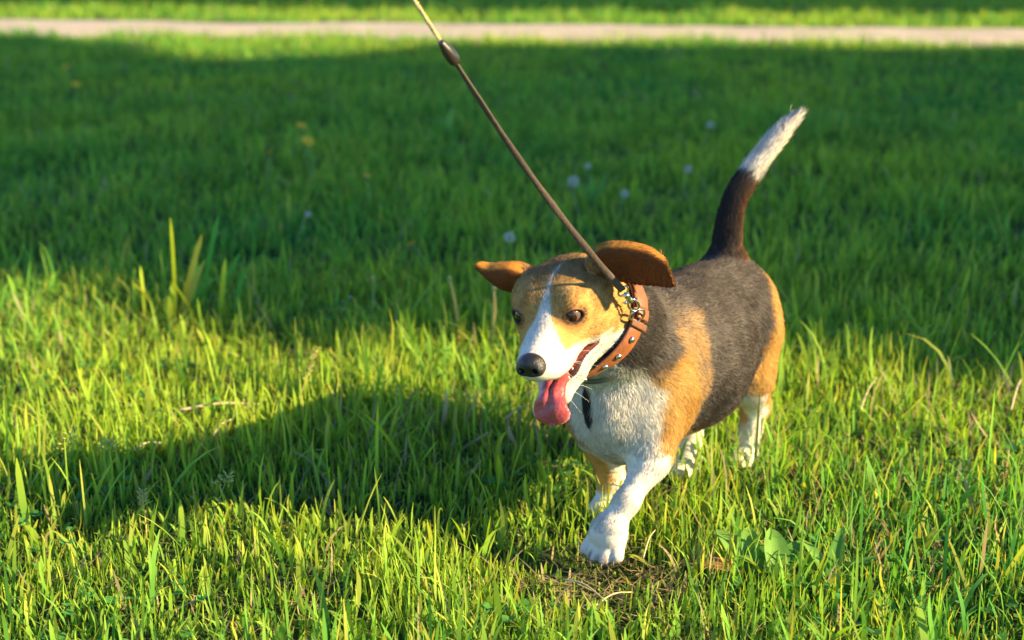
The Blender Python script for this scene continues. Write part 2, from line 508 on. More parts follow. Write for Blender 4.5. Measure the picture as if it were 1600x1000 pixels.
far_ += [grass_sheet(0.5, 3.3, 4200 * GD, 0.046, 0.0048, 3, 2.4, 7, inner=0.53), grass_sheet(3.3, 6.0, 2600 * GD, 0.048, 0.0064, 2, 3.2, 8, inner=0.68),
         grass_sheet(6.0, 9.2, 1300 * GD, 0.050, 0.0090, 2, 3.8, 9, inner=0.78), grass_sheet(9.2, 15.0, 520 * GD, 0.058, 0.015, 2, 4.5, 10, inner=0.98),
         grass_sheet(15.0, 26.0, 160 * GD, 0.075, 0.034, 2, 4.5, 12), grass_sheet(0.35, 1.12, 5500 * GD, 0.043, 0.0040, 3, 0.6, 13)]
if 'nograss' not in DEV:
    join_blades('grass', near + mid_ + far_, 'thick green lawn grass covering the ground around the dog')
    # dry clippings lying low between the blades, thickest on the worn spot before the leading paw
    nl = 2600
    lx_ = np.concatenate([rng.normal(FEET[0, 0] + 0.03, 0.10, 300), rng.uniform(-1.2, 1.2, nl)])
    ly_ = np.concatenate([rng.normal(FEET[0, 1] - 0.06, 0.07, 300), rng.uniform(1.2, 3.0, nl)])
    kk = np.concatenate([np.ones(300, bool), vnoise(lx_[300:], ly_[300:], 0.35, 91) > 0.52])
    lx_, ly_ = lx_[kk], ly_[kk]; n_ = len(lx_)
    lc_ = G_STRAW * rng.uniform(0.45, 1.15, (n_, 1)) * np.array([1.0, 0.95, 0.85])
    v_, f_, c_ = blades(lx_, ly_, rng.uniform(0.02, 0.075, n_), rng.uniform(0.0012, 0.0028, n_), rng.uniform(1.15, 1.5, n_), rng.uniform(0, 6.28, n_), rng.normal(0.1, 0.25, n_), 4, lc_ * 0.8, lc_,
                        z0=terrain(lx_, ly_) + rng.uniform(-0.004, 0.014, n_))
    join_blades('dry_clippings', [(v_, f_, c_)], 'dry straw clippings scattered low between the grass blades')
# ================================================================== SINGLE PLANTS AND LITTER
M['petal'] = plain('dandelion_petal', (0.80, 0.50, 0.015), 0.7, noise=0.2, nscale=60)
M['fluff'] = plain('seed_fluff', (0.50, 0.48, 0.40), 0.9)
M['stem'] = plain('green_stem', (0.16, 0.26, 0.06), 0.55, noise=0.2, nscale=50)
M['stem_pale'] = plain('pale_stem', (0.50, 0.36, 0.10), 0.6, noise=0.2, nscale=50)
M['bract'] = plain('bract_green', (0.07, 0.15, 0.04), 0.6)
M['straw'] = plain('straw', (0.50, 0.40, 0.23), 0.7, noise=0.35, nscale=70, bump=0.3)
M['dryleaf'] = plain('dry_leaf', (0.26, 0.10, 0.045), 0.65, noise=0.45, nscale=60, bump=0.5)
M['seedhead'] = plain('seed_husk', (0.30, 0.32, 0.09), 0.65, noise=0.3, nscale=200)

def leaf_mesh(length, width, bend, fold=0.35, nl=10, nw=4, shape='lance', droop=0.0):
    """leaf along +x rising in z, rolled about the midrib; returns verts, faces"""
    V = []; F_ = []
    x = z = 0.0; a = bend[0]
    for i in range(nl + 1):
        s = i / nl
        if shape == 'lance': w_ = width * math.sin(math.pi * min(1, 0.06 + 0.94 * s ** 0.75)) ** 0.8
        elif shape == 'oval': w_ = width * math.sin(math.pi * min(1, 0.03 + 0.97 * s ** 0.9)) ** 0.65
        else: w_ = width * (1 - s ** 2.2) * (0.55 + 0.45 * min(1, 4 * s))
        w_ = max(w_, width * 0.02)
        for j in range(-nw // 2, nw // 2 + 1):
            v = 2 * j / nw
            V.append((x - abs(v) * w_ * fold * math.sin(a) * 0.3, v * w_, z + abs(v) * w_ * fold + 0.04 * width * math.sin(9 * s + 4 * v)))
        a = bend[0] + (bend[1] - bend[0]) * s
        x += math.cos(a) * length / nl; z += math.sin(a) * length / nl
    k = nw + 1
    for i in range(nl):
        for j in range(nw):
            F_.append((i * k + j, i * k + j + 1, (i + 1) * k + j + 1, (i + 1) * k + j))
    return np.array(V), F_

def thick_leaf(name, V, F_, col, parent, edge=None, rz=0.0, at=(0, 0, 0), tip=None, mat=None):
    """give the blade two sides 0.4 mm apart and a colour per vertex"""
    V = np.asarray(V, float)
    ca, sa = math.cos(rz), math.sin(rz)
    V = np.stack([V[:, 0] * ca - V[:, 1] * sa, V[:, 0] * sa + V[:, 1] * ca, V[:, 2]], 1) + np.asarray(at)
    n = len(V)
    s = np.linspace(0, 1, n)[:, None]
    c = np.asarray(col)[None] * (1 - s) + np.asarray(tip if tip is not None else col)[None] * s
    c = c * rng.uniform(0.88, 1.12, (n, 1))
    return mesh_np(name, V, F_, mat or M['grass'], parent, attrs={'tint': ('FLOAT_COLOR', 'POINT', np.concatenate([c, np.ones((n, 1))], 1))})

def flower_root(name, px, py, h):
    top = cam_ground(px, py, h)
    dx, dy = random.uniform(-0.03, 0.03), random.uniform(-0.02, 0.02)
    z0 = float(terrain(top[0] + dx, top[1] + dy))
    root = empty(name, (top[0] + dx, top[1] + dy, z0 - 0.005))
    return root, np.array([-dx, -dy, h - z0 + 0.005])

def dandelion(px, py, h, dia, label, stem=True):
    root, top = flower_root('dandelion', px, py, h)
    tag(root, label, 'flower', 'yellow dandelions in the shaded lawn')
    tv, tf = tube(catmull([(0, 0, 0), top * 0.5 + np.array([0.008, 0.004, 0.01]), top], 9), np.linspace(0.0026, 0.0019, 9), 7)
    mesh_np('stem', tv, tf, M['stem'], root)
    R_ = dia / 2
    tilt = Matrix.Rotation(random.uniform(-0.5, 0.5), 3, 'X') @ Matrix.Rotation(random.uniform(-0.4, 0.4), 3, 'Y')
    V = []; F_ = []
    for ring, (n, r1, up) in enumerate(((26, 1.0, 0.10), (22, 0.80, 0.28), (18, 0.58, 0.42), (12, 0.36, 0.50))):
        for k in range(n):
            t_ = 2 * math.pi * (k + 0.5 * ring) / n + random.uniform(-0.06, 0.06)
            d = np.array([math.cos(t_), math.sin(t_), 0]); s_ = np.array([-d[1], d[0], 0])
            rr = R_ * r1 * random.uniform(0.9, 1.08); w_ = R_ * 0.085
            b0 = len(V)
            zt = R_ * up * random.uniform(0.85, 1.15)
            for q, (a, zz, ww) in enumerate(((0.08, 0.10 * R_, 0.5), (0.55, 0.10 * R_ + zt * 0.75, 1.0), (1.0, zt, 0.7))):
                V += [d * rr * a - s_ * w_ * ww + np.array([0, 0, zz]), d * rr * a + s_ * w_ * ww + np.array([0, 0, zz])]
            F_ += [(b0, b0 + 1, b0 + 3, b0 + 2), (b0 + 2, b0 + 3, b0 + 5, b0 + 4)]
    V = np.array([tuple(tilt @ Vector(v)) for v in V]) + top
    mesh_np('flower_head', V, F_, M['petal'], root, smooth=False)
    lv, lf = lathe([(0.002, -0.014), (R_ * 0.30, -0.009), (R_ * 0.36, -0.001), (R_ * 0.2, 0.003)], 10)
    mesh_np('calyx', np.array([tuple(tilt @ Vector(v)) for v in lv]) + top, lf, M['bract'], root)

def clock(px, py, h, dia, label):
    dia *= 0.8
    root, top = flower_root('dandelion_clock', px, py, h)
    tag(root, label, 'seed head', 'white dandelion clocks in the lawn')
    tv, tf = tube(catmull([(0, 0, 0), top * 0.5 + np.array([-0.006, 0.004, 0.0]), top], 9), np.linspace(0.0025, 0.0018, 9), 7)
    mesh_np('stem', tv, tf, M['stem'], root)
    # parachutes: thin stalks with a star of hairs, spread over a sphere
    V = []; F_ = []
    n = 48
    for i in range(n):
        zz = 1 - 2 * (i + 0.5) / n
        if zz < -0.75: continue
        a = i * 2.39996
        d = np.array([math.sqrt(1 - zz * zz) * math.cos(a), math.sqrt(1 - zz * zz) * math.sin(a), zz])
        u = np.cross(d, [0.3, 0.2, 0.9]); u /= np.linalg.norm(u); v = np.cross(d, u)
        b0 = len(V); c0 = top + d * dia * 0.34
        V += [top + u * 0.0003, top - u * 0.0003, c0]
        F_.append((b0, b0 + 1, b0 + 2))
        for k in range(6):
            t_ = math.pi * k / 3 + i
            e_ = u * math.cos(t_) + v * math.sin(t_); e2_ = -u * math.sin(t_) + v * math.cos(t_)
            b0 = len(V)
            tipp = c0 + e_ * dia * 0.11 + d * dia * 0.09
            V += [c0 - e2_ * 0.0008, c0 + e2_ * 0.0008, tipp + e2_ * 0.0006, tipp - e2_ * 0.0006]
            F_.append((b0, b0 + 1, b0 + 2, b0 + 3))
    mesh_np('seed_head', np.array(V), F_, M['fluff'], root, smooth=False)
    lv, lf = lathe([(0.0015, -0.006), (0.0045, -0.003), (0.005, 0.001), (0.002, 0.004)], 8)
    mesh_np('receptacle', np.array(lv) + top, lf, M['bract'], root)

if 'noplants' not in DEV:
    for a in ((470, 197, 0.15, 0.036, 'yellow dandelion, the upper of the close pair in the shaded lawn'),
              (480, 221, 0.16, 0.042, 'yellow dandelion, lower and larger of the close pair, on a leaning stem'),
              (420, 241, 0.10, 0.034, 'yellow dandelion just left of the close pair in the shade'),
              (573, 275, 0.09, 0.026, 'small yellow dandelion right of and below the close pair'),
              (643, 383, 0.08, 0.030, 'yellow dandelion in the shade nearest to the dog'),
              (105, 105, 0.10, 0.042, 'far yellow dandelion at upper left, the upper of two near the path'),
              (118, 132, 0.10, 0.038, 'far yellow dandelion at upper left, the lower of two near the path')):
        dandelion(*a)
    for a in ((896, 284, 0.12, 0.046, 'largest white dandelion clock, right of the leash in the shaded lawn'),
              (796, 371, 0.12, 0.036, 'white dandelion clock just above the dog, left of the leash'),
              (976, 303, 0.09, 0.032, 'faint white dandelion clock above the raised ear'),
              (918, 260, 0.11, 0.026, 'small white dandelion clock above the largest one'),
              (1075, 265, 0.10, 0.032, 'white dandelion clock left of the tail, level with its middle'),
              (1110, 196, 0.10, 0.036, 'white dandelion clock highest up, left of the tail tip'),
              (481, 335, 0.08, 0.022, 'small white dandelion clock below the yellow dandelions'),
              (547, 466, 0.05, 0.013, 'tiny white seed head at the edge of the sunlit grass')):
        clock(*a)

    # bare flower stalks standing in the sunlit edge
    for px, py, h, r_, mt, lab in ((703, 437, 0.135, 0.0032, 'stem_pale', 'yellow flower stalk with a pale tip left of the small ear'),
                                   (772, 452, 0.120, 0.0034, 'stem_pale', 'orange brown stalk standing just below the small ear'),
                                   (583, 436, 0.110, 0.0026, 'stem', 'thin green stalk with a bud left of the yellow stalk')):
        root, top = flower_root('flower_stalk', px, py, h)
        tag(root, lab, 'stalk', 'bare stalks at the shadow edge')
        tv, tf = tube(catmull([(0, 0, 0), top * 0.55 + np.array([0.004, 0.002, 0]), top], 10), np.linspace(r_, r_ * 0.8, 10), 8)
        mesh_np('stem', tv, tf, M[mt], root)
        lv, lf = lathe([(r_ * 0.8, -0.004), (r_ * 1.5, 0.001), (r_ * 1.35, 0.005), (r_ * 0.4, 0.008)], 9)
        mesh_np('bud', np.array(lv) + top, lf, M['seedhead'], root)

    # tall uncut tuft on the left, half in the shade
    c0 = cam_ground(300, 505)
    tuft = empty('grass_tuft', (c0[0], c0[1], float(terrain(c0[0], c0[1])) - 0.006))
    tag(tuft, 'tall uncut grass tuft rising at the shadow edge on the left', 'grass tuft')
    tl_ = [(-0.035, 0.0, 0.235, 0.0062, -0.05, 0.08, 3.0, G_LIME), (0.010, 0.010, 0.245, 0.0050, 0.20, 0.10, 0.3, G_GREEN), (-0.030, 0.010, 0.205, 0.0075, 0.26, 0.10, 0.1, G_YEL),
           (-0.005, -0.010, 0.20, 0.0042, 0.15, 2.3, 0.2, G_GREEN), (0.030, 0.0, 0.13, 0.0055, 0.45, 0.3, 2.7, G_LIME), (0.060, -0.01, 0.15, 0.0050, 0.10, 0.1, 0.5, G_LIME),
           (0.085, 0.0, 0.13, 0.0055, 0.18, 0.2, 0.4, G_GREEN), (-0.060, 0.01, 0.12, 0.0050, 0.40, 0.4, 3.3, G_YEL), (0.0, 0.02, 0.14, 0.0050, 0.2, 0.5, 1.5, G_GREEN), (-0.095, 0.0, 0.13, 0.0060, 0.10, 0.2, 2.0, G_LIME),
           (-0.020, -0.02, 0.16, 0.0060, 0.30, 0.2, 0.2, G_YEL), (0.020, -0.02, 0.12, 0.0055, 0.35, 0.4, 3.0, G_LIME), (-0.045, -0.02, 0.11, 0.0055, 0.15, 0.3, 1.0, G_LIME), (0.045, 0.01, 0.17, 0.0045, 0.25, 0.5, 0.6, G_GREEN)]
    for x_, y_, h_, w_, le, be, az, col in tl_:
        v, f, c = blades(np.array([x_]), np.array([y_]), np.array([h_]), np.array([w_ * 2.4]), np.array([le]), np.array([az]), np.array([be]), 8,
                         np.array([col * 0.6]), np.array([col]), z0=np.array([0.0]), twist=np.array([0.9]))
        mesh_np('blade', v, f, M['grass'], tuft, attrs={'tint': ('FLOAT_COLOR', 'POINT', np.concatenate([c, np.ones((len(c), 1))], 1))})

    # seeding grass stalks
    def seed_stalk(px, py, h, lean, head, label, kind):
        root, top = flower_root('seed_stalk', px, py, h)
        tag(root, label, 'grass stalk', 'seeding grass stalks in the sun')
        top = top + np.array([lean, 0, 0]) * 0
        st = np.array([-lean, 0, 0])
        path_ = catmull([st, st * 0.45 + top * 0.5, top], 14)
        tv, tf = tube(path_, np.linspace(0.0013, 0.0006, 14), 6)
        mesh_np('stem', tv, tf, M['stem_pale'] if kind == 'oat' else M['stem'], root)
        V = []; F_ = []
        for k in range(26 if kind == 'oat' else 20):
            q = k / 25
            p0 = top + (path_[-4] - top) * (q * head / 0.03)
            a = k * 2.4
            d = np.array([math.cos(a), math.sin(a), 0.9 if kind == 'oat' else 0.5]); d /= np.linalg.norm(d)
            off = d * (0.003 if kind == 'oat' else 0.004 + 0.010 * q)
            lv, lf = lathe([(0.0002, 0), (0.0011, 0.002), (0.0012, 0.004), (0.0003, 0.0075)], 5)
            Rm_ = np.array(Vector(d).to_track_quat('Z', 'Y').to_matrix())
            b0 = len(V)
            V += list(p0 + off + np.array(lv) @ Rm_.T)
            F_ += [tuple(i + b0 for i in ff) for ff in lf]
        mesh_np('seed_head', np.array(V), F_, M['seedhead'], root)
    seed_stalk(494, 548, 0.115, 0.05, 0.05, 'yellow oat-like seed head leaning left in the sunlit grass', 'oat')
    seed_stalk(112, 672, 0.105, 0.04, 0.06, 'fine branching seed stalk at the left edge of the dark patch', 'panicle')
    seed_stalk(168, 690, 0.085, -0.02, 0.04, 'thin seed stalk right of the branching one at left', 'panicle')
    seed_stalk(356, 742, 0.08, 0.01, 0.04, 'short seed stalk standing in the lower left grass', 'panicle')
    seed_stalk(222, 770, 0.075, 0.015, 0.035, 'pale seed stalk low on the left beside bright blades', 'oat')

    # one tall dark blade standing before the shadow
    c0 = cam_ground(588, 770)
    root = empty('tall_grass', (c0[0], c0[1], float(terrain(c0[0], c0[1])) - 0.006))
    tag(root, 'single tall upright grass blade in front of the dog\'s shadow', 'grass blade')
    v, f, c = blades(np.array([0.0]), np.array([0.0]), np.array([0.150]), np.array([0.0052]), np.array([0.03]), np.array([0.4]), np.array([0.04]), 8, np.array([G_GREEN]), np.array([G_LIME]), z0=np.array([0.0]), twist=np.array([1.2]))
    mesh_np('blade', v, f, M['grass'], root, attrs={'tint': ('FLOAT_COLOR', 'POINT', np.concatenate([c, np.ones((len(c), 1))], 1))})

    # broad-leaved weeds at lower right
    def weed(px, py, spec, label):
        c0 = cam_ground(px, py)
        root = empty('broadleaf_weed', (c0[0], c0[1], float(terrain(c0[0], c0[1])) - 0.004))
        tag(root, label, 'weed', 'broad-leaved weeds in the grass')
        for L_, W_, rz, b0, b1, shp, col in spec:
            if py > 600: L_, W_ = L_ * 1.0, W_ * 0.92
            V, F_ = leaf_mesh(L_, W_, (b0, b1), 0.45, 10, 4, shp)
            lf_ = thick_leaf('leaf', V, F_, col * 0.9, root, rz=rz, tip=col)
            tv, tf = tube(catmull([(0, 0, 0.001), V[12] * 0.4 @ np.eye(3), V[2 + 5 * 3] * 1.0], 5), 0.0008, 5)
            tv = np.array(tv); ca, sa = math.cos(rz), math.sin(rz)
            mesh_np('midrib', np.stack([tv[:, 0] * ca - tv[:, 1] * sa, tv[:, 0] * sa + tv[:, 1] * ca, tv[:, 2]], 1), tf, M['stem'], lf_)
    WG = np.array([0.11, 0.28, 0.05]); WL = np.array([0.19, 0.37, 0.07])
    weed(1165, 905, ((0.085, 0.017, 2.1, 1.1, 0.1, 'oval', WL), (0.080, 0.016, 1.35, 1.2, 0.3, 'oval', WL), (0.075, 0.015, 2.8, 0.8, -0.2, 'oval', WG), (0.085, 0.016, 0.5, 0.9, 0.1, 'oval', WG),
                     (0.070, 0.015, -0.6, 0.8, 0.0, 'oval', WL), (0.075, 0.014, -1.9, 0.7, -0.1, 'oval', WG)), 'rosette of broad oval weed leaves right of the leading paw')
    weed(1218, 912, ((0.080, 0.018, 1.7, 1.2, 0.5, 'oval', WL), (0.075, 0.017, 0.9, 1.0, 0.2, 'oval', WG), (0.070, 0.014, 2.8, 0.9, 0.0, 'oval', WG), (0.060, 0.013, -1.2, 0.9, 0.1, 'oval', WL)),
         'second broad-leaved weed beside the larger rosette, lower right')
    weed(1300, 915, ((0.085, 0.012, 1.2, 1.15, 0.5, 'lance', WG), (0.080, 0.012, 2.2, 1.0, 0.3, 'lance', WL), (0.075, 0.012, 0.2, 0.9, 0.2, 'lance', WG), (0.070, 0.011, -1.0, 0.7, 0.0, 'lance', WL)),
         'narrow-leaved dark weed farthest right of the three weeds')
    weed(925, 330, ((0.13, 0.014, 0.6, 1.25, 0.9, 'lance', WG), (0.12, 0.013, 1.6, 1.35, 1.1, 'lance', WG), (0.11, 0.013, 2.7, 1.2, 0.8, 'lance', WG)), 'dandelion leaves standing in the shade above the dog')
    weed(700, 215, ((0.13, 0.018, 1.2, 1.3, 0.9, 'lance', WL), (0.11, 0.016, 2.4, 1.2, 0.7, 'lance', WG)), 'pale upright leaf in the shade left of the leash')

    # dry leaf and twigs
    c0 = cam_ground(1128, 884, 0.018)
    V, F_ = leaf_mesh(0.060, 0.011, (0.15, -0.35), 0.7, 12, 4, 'lance')
    dl = mesh_np('dry_leaf', V, F_, M['dryleaf'])
    dl.location = (c0[0] - 0.03, c0[1], c0[2]); dl.rotation_euler = (0.5, 0.0, rad(-12))
    tag(dl, 'curled brown dry leaf lying right of the leading paw', 'leaf')
    tm_ = dl.modifiers.new('thickness', 'SOLIDIFY'); tm_.thickness = 0.0006
    def twig(x0, y0, x1, y1, z, r_, label):
        a, b_ = cam_ground(x0, y0, z), cam_ground(x1, y1, z + 0.006)
        mid_p = (a + b_) / 2 + np.array([0, 0.004, 0.006])
        tv, tf = tube(catmull([a, mid_p, b_], 12) - a, np.linspace(r_, r_ * 0.7, 12), 7)
        o = mesh_np('straw_stalk', tv, tf, M['straw']); o.location = tuple(a)
        tag(o, label, 'straw', 'dry straws lying in the grass')
    twig(275, 642, 410, 632, 0.030, 0.0024, 'thick dry straw lying level across the dark grass patch')
    twig(330, 684, 362, 655, 0.024, 0.0015, 'short dry straw below the level one in the dark patch')
    twig(205, 706, 250, 692, 0.024, 0.0016, 'dry straw at the left end of the dark patch')
    twig(790, 655, 830, 634, 0.030, 0.0015, 'dry straw left of the hanging tongue')
    twig(1005, 872, 1024, 828, 0.030, 0.0009, 'thin pale straw rising just right of the leading paw')
    twig(880, 905, 948, 940, 0.012, 0.0013, 'dry straw on the worn patch below the paw')
    twig(925, 950, 990, 925, 0.010, 0.0012, 'dry straw crossing the worn patch, nearest the bottom edge')
    twig(1345, 640, 1370, 590, 0.040, 0.0012, 'pale leaning straw in the sunlit grass right of the dog')
    twig(1580, 640, 1600, 585, 0.040, 0.0014, 'pale leaning straw at the right edge')
# ================================================================== THE DOG
# one continuous body modelled as a blended distance field, meshed with surface nets;
# local frame: x forward (nose), y to the dog's left, z up
DOG_AT = np.array([0.229, 1.938, 0.0])
DOG_RZ = math.atan2(-math.cos(rad(33)), -math.sin(rad(33)))
VOX = 0.003 if 'coarse' in DEV else 0.0019

def rot_zyx(y, p, r):
    cy, sy = math.cos(y), math.sin(y); cp, sp = math.cos(p), math.sin(p); cr, sr = math.cos(r), math.sin(r)
    return (np.array([[cy, -sy, 0], [sy, cy, 0], [0, 0, 1]]) @ np.array([[cp, 0, sp], [0, 1, 0], [-sp, 0, cp]])
            @ np.array([[1, 0, 0], [0, cr, -sr], [0, sr, cr]]))
HT = np.array([0.290, -0.010, 0.373])
HR = rot_zyx(rad(12), rad(15), rad(6))
HS = 1.043
def to_head(p): return ((p - HT) @ HR) / HS
def from_head(p): return HT + HS * (np.asarray(p, float) @ HR.T)

class Field:
    def __init__(self, lo, hi, h):
        self.lo = np.array(lo, float); self.h = h
        self.n = np.ceil((np.array(hi) - self.lo) / h).astype(int) + 1
        self.D = np.full(self.n, 0.03, np.float32)
    def box(self, lo, hi):
        a = np.clip(np.floor((lo - self.lo) / self.h).astype(int), 0, self.n - 1)
        b = np.clip(np.ceil((hi - self.lo) / self.h).astype(int) + 1, 0, self.n)
        sl = tuple(slice(a[i], b[i]) for i in range(3))
        ax = [(self.lo[i] + self.h * np.arange(a[i], b[i])).astype(np.float32) for i in range(3)]
        X, Y, Z = np.meshgrid(*ax, indexing='ij')
        return sl, np.stack([X, Y, Z], -1).reshape(-1, 3), X.shape
    def put(self, fn, lo, hi, k, sub=False):
        m = k + 0.004
        sl, P, shp = self.box(np.asarray(lo) - m, np.asarray(hi) + m)
        if P.size == 0: return
        d = fn(P).reshape(shp).astype(np.float32)
        a = self.D[sl]
        if sub:
            d = -d
            h = np.clip(0.5 - 0.5 * (a - d) / k, 0, 1) if k > 0 else (d > a).astype(np.float32)
            self.D[sl] = a * (1 - h) + d * h + k * h * (1 - h)
        else:
            h = np.clip(0.5 + 0.5 * (a - d) / k, 0, 1)
            self.D[sl] = a * (1 - h) + d * h - k * h * (1 - h)

def f_cone(a, b, r1, r2):
    a = np.asarray(a, float); b = np.asarray(b, float)
    ba = b - a; L2 = ba @ ba
    def fn(P):
        q = P - a.astype(np.float32)
        t = np.clip(q @ (ba / L2).astype(np.float32), 0, 1)
        q -= t[:, None] * ba.astype(np.float32)
        return np.sqrt(np.einsum('ij,ij->i', q, q)) - (r1 + (r2 - r1) * t)
    r = max(r1, r2)
    return fn, np.minimum(a, b) - r, np.maximum(a, b) + r

def f_ell(c, r, R=None):
    c = np.asarray(c, float); r = np.asarray(r, float)
    def fn(P):
        q = P - c.astype(np.float32)
        if R is not None: q = q @ R.astype(np.float32)
        q = q / r.astype(np.float32)
        k0 = np.sqrt(np.einsum('ij,ij->i', q, q))
        q = q / r.astype(np.float32)
        k1 = np.sqrt(np.einsum('ij,ij->i', q, q))
        return k0 * (k0 - 1) / (k1 + 1e-9)
    m = r.max()
    return fn, c - (r if R is None else m), c + (r if R is None else m)

def in_head(prim):
    """wrap a primitive given in head coordinates"""
    fn, lo, hi = prim
    c = np.array([[x, y, z] for x in (lo[0], hi[0]) for y in (lo[1], hi[1]) for z in (lo[2], hi[2])])
    w = from_head(c)
    return (lambda P: HS * fn(to_head(P))), w.min(0), w.max(0)

def f_cloud(pts, rr):
    pts = np.asarray(pts, np.float32); rr = np.asarray(rr, np.float32)
    step = max(1, len(pts) // 60)
    coarse = pts[::step]
    def dist(P, Q, R):
        out = np.empty(len(P), np.float32)
        q2 = (Q ** 2).sum(1)
        for i in range(0, len(P), 8000):
            c = P[i:i + 8000]
            d2 = (c ** 2).sum(1)[:, None] + q2[None] - 2 * c @ Q.T
            out[i:i + 8000] = (np.sqrt(np.maximum(d2, 0)) - R[None]).min(1)
        return out
    def fn(P):
        P = P.astype(np.float32)
        out = dist(P, coarse, rr[::step])
        near = out < 0.022
        out[near] = dist(P[near], pts, rr)
        return out
    return fn, pts.min(0) - rr.max(), pts.max(0) + rr.max()

# ---- torso: sections along the spine  x, top, bottom, half width
SEC = np.array([
    (-0.256, 0.258, 0.240, 0.006), (-0.246, 0.276, 0.222, 0.026), (-0.228, 0.298, 0.200, 0.044), (-0.205, 0.314, 0.184, 0.056),
    (-0.170, 0.326, 0.168, 0.068), (-0.110, 0.334, 0.138, 0.077), (-0.050, 0.337, 0.115, 0.085),
    (0.010, 0.336, 0.104, 0.088), (0.070, 0.334, 0.102, 0.079), (0.115, 0.322, 0.102, 0.067),
    (0.155, 0.305, 0.109, 0.052), (0.180, 0.282, 0.128, 0.038), (0.196, 0.258, 0.154, 0.026), (0.203, 0.232, 0.184, 0.010), (0.206, 0.212, 0.204, 0.003)])
def f_torso(P):
    x = P[:, 0]
    top = np.interp(x, SEC[:, 0], SEC[:, 1]); bot = np.interp(x, SEC[:, 0], SEC[:, 2]); wd = np.interp(x, SEC[:, 0], SEC[:, 3])
    zc = (top + bot) / 2; hh = (top - bot) / 2
    # widest a little below the middle, keel narrower
    zz = (P[:, 2] - zc) / hh
    ww = wd * (1 - 0.10 * np.clip(zz, 0, 1) ** 2 - 0.04 * np.clip(-zz, 0, 1))
    k0 = np.sqrt((P[:, 1] / ww) ** 2 + zz ** 2)
    d = (k0 - 1) * np.minimum(ww, hh)
    e = np.maximum(SEC[0, 0] - x, x - SEC[-1, 0])
    return np.maximum(d, e)

# smooth the section table with a spline so that no ridges show
_xs = np.linspace(SEC[0, 0], SEC[-1, 0], 160)
_sp = catmull(SEC, 600)
SEC = np.stack([_xs] + [np.interp(_xs, _sp[:, 0], _sp[:, k]) for k in (1, 2, 3)], 1)

F = Field((-0.335, -0.150, -0.004), (0.470, 0.165, 0.575), VOX)
F.put(f_torso, (-0.256, -0.095, 0.10), (0.206, 0.095, 0.338), 0.02)
def body(prim, k=0.03, sub=False): F.put(*prim, k, sub)
def both(f, k=0.03, sub=False):
    for s in (1, -1): body(f(s), k, sub)

# neck and shoulders
body(f_cone((0.085, 0, 0.248), (0.205, -0.002, 0.318), 0.080, 0.062), 0.045)
body(f_cone((0.205, -0.002, 0.318), (0.262, -0.006, 0.358), 0.062, 0.056), 0.03)
body(f_ell((0.183, 0.008, 0.203), (0.040, 0.037, 0.056)), 0.03)                       # forechest
both(lambda s: f_ell((0.120, 0.003 + s * 0.043, 0.215), (0.055, 0.031, 0.080)), 0.035)     # shoulder blades
both(lambda s: f_ell((0.148, 0.004 + s * 0.034, 0.176), (0.030, 0.024, 0.048)), 0.03)      # upper arms
both(lambda s: f_ell((-0.163, s * 0.036, 0.220), (0.060, 0.036, 0.080)), 0.03)     # thighs
both(lambda s: f_ell((-0.208, s * 0.032, 0.238), (0.038, 0.034, 0.060)), 0.03)
body(f_ell((-0.040, 0.050, 0.205), (0.080, 0.042, 0.075)), 0.04)                   # round flank

# front left leg, swung forward and about to land
body(f_cone((0.148, 0.048, 0.162), (0.170, 0.058, 0.130), 0.027, 0.0215), 0.03)
body(f_cone((0.170, 0.058, 0.130), (0.218, 0.050, 0.088), 0.0205, 0.0148), 0.02)
body(f_cone((0.218, 0.050, 0.088), (0.240, 0.038, 0.058), 0.0150, 0.0180), 0.012)
body(f_ell((0.2425, 0.0355, 0.046), (0.0225, 0.0262, 0.0250)), 0.012)
body(f_cone((0.156, 0.056, 0.140), (0.145, 0.058, 0.128), 0.0165, 0.012), 0.02)      # point of elbow
TOES = []
for j, (dy, dx, dz) in enumerate(((-0.0225, -0.001, 0.001), (-0.0080, 0.006, -0.003), (0.0085, 0.006, -0.003), (0.0225, -0.001, 0.002))):
    a = np.array([0.244 + dx * 0.4, 0.0345 + dy * 0.72, 0.041]); bb = np.array([0.254 + dx, 0.032 + dy, 0.0215 + dz])
    body(f_cone(a, bb, 0.0105, 0.0094), 0.0035)
    TOES.append((bb, np.array([0.42, 0.10 * np.sign(dy), -0.9])))
for dy in (-0.0152, 0.0, 0.0155):
    body(f_cone((0.2705, 0.032 + dy, 0.012), (0.2685, 0.034 + dy * 0.7, 0.038), 0.0036, 0.0012), 0.004, True)
# front right leg, standing
body(f_cone((0.130, -0.050, 0.160), (0.108, -0.049, 0.120), 0.036, 0.029), 0.03)
body(f_cone((0.108, -0.049, 0.120), (0.093, -0.042, 0.048), 0.027, 0.0195), 0.02)
body(f_cone((0.093, -0.042, 0.048), (0.102, -0.040, 0.020), 0.020, 0.0200), 0.012)
body(f_ell((0.112, -0.040, 0.015), (0.030, 0.025, 0.0165)), 0.012)
# hind left leg, stretched back
body(f_cone((-0.170, 0.040, 0.215), (-0.150, 0.046, 0.158), 0.050, 0.040), 0.03)
body(f_cone((-0.152, 0.050, 0.158), (-0.196, 0.050, 0.097), 0.038, 0.0215), 0.022)
body(f_cone((-0.196, 0.050, 0.097), (-0.180, 0.047, 0.038), 0.0205, 0.0175), 0.012)
body(f_ell((-0.163, 0.047, 0.018), (0.034, 0.023, 0.0165)), 0.012)
body(f_cone((-0.202, 0.050, 0.102), (-0.208, 0.050, 0.108), 0.014, 0.010), 0.012)
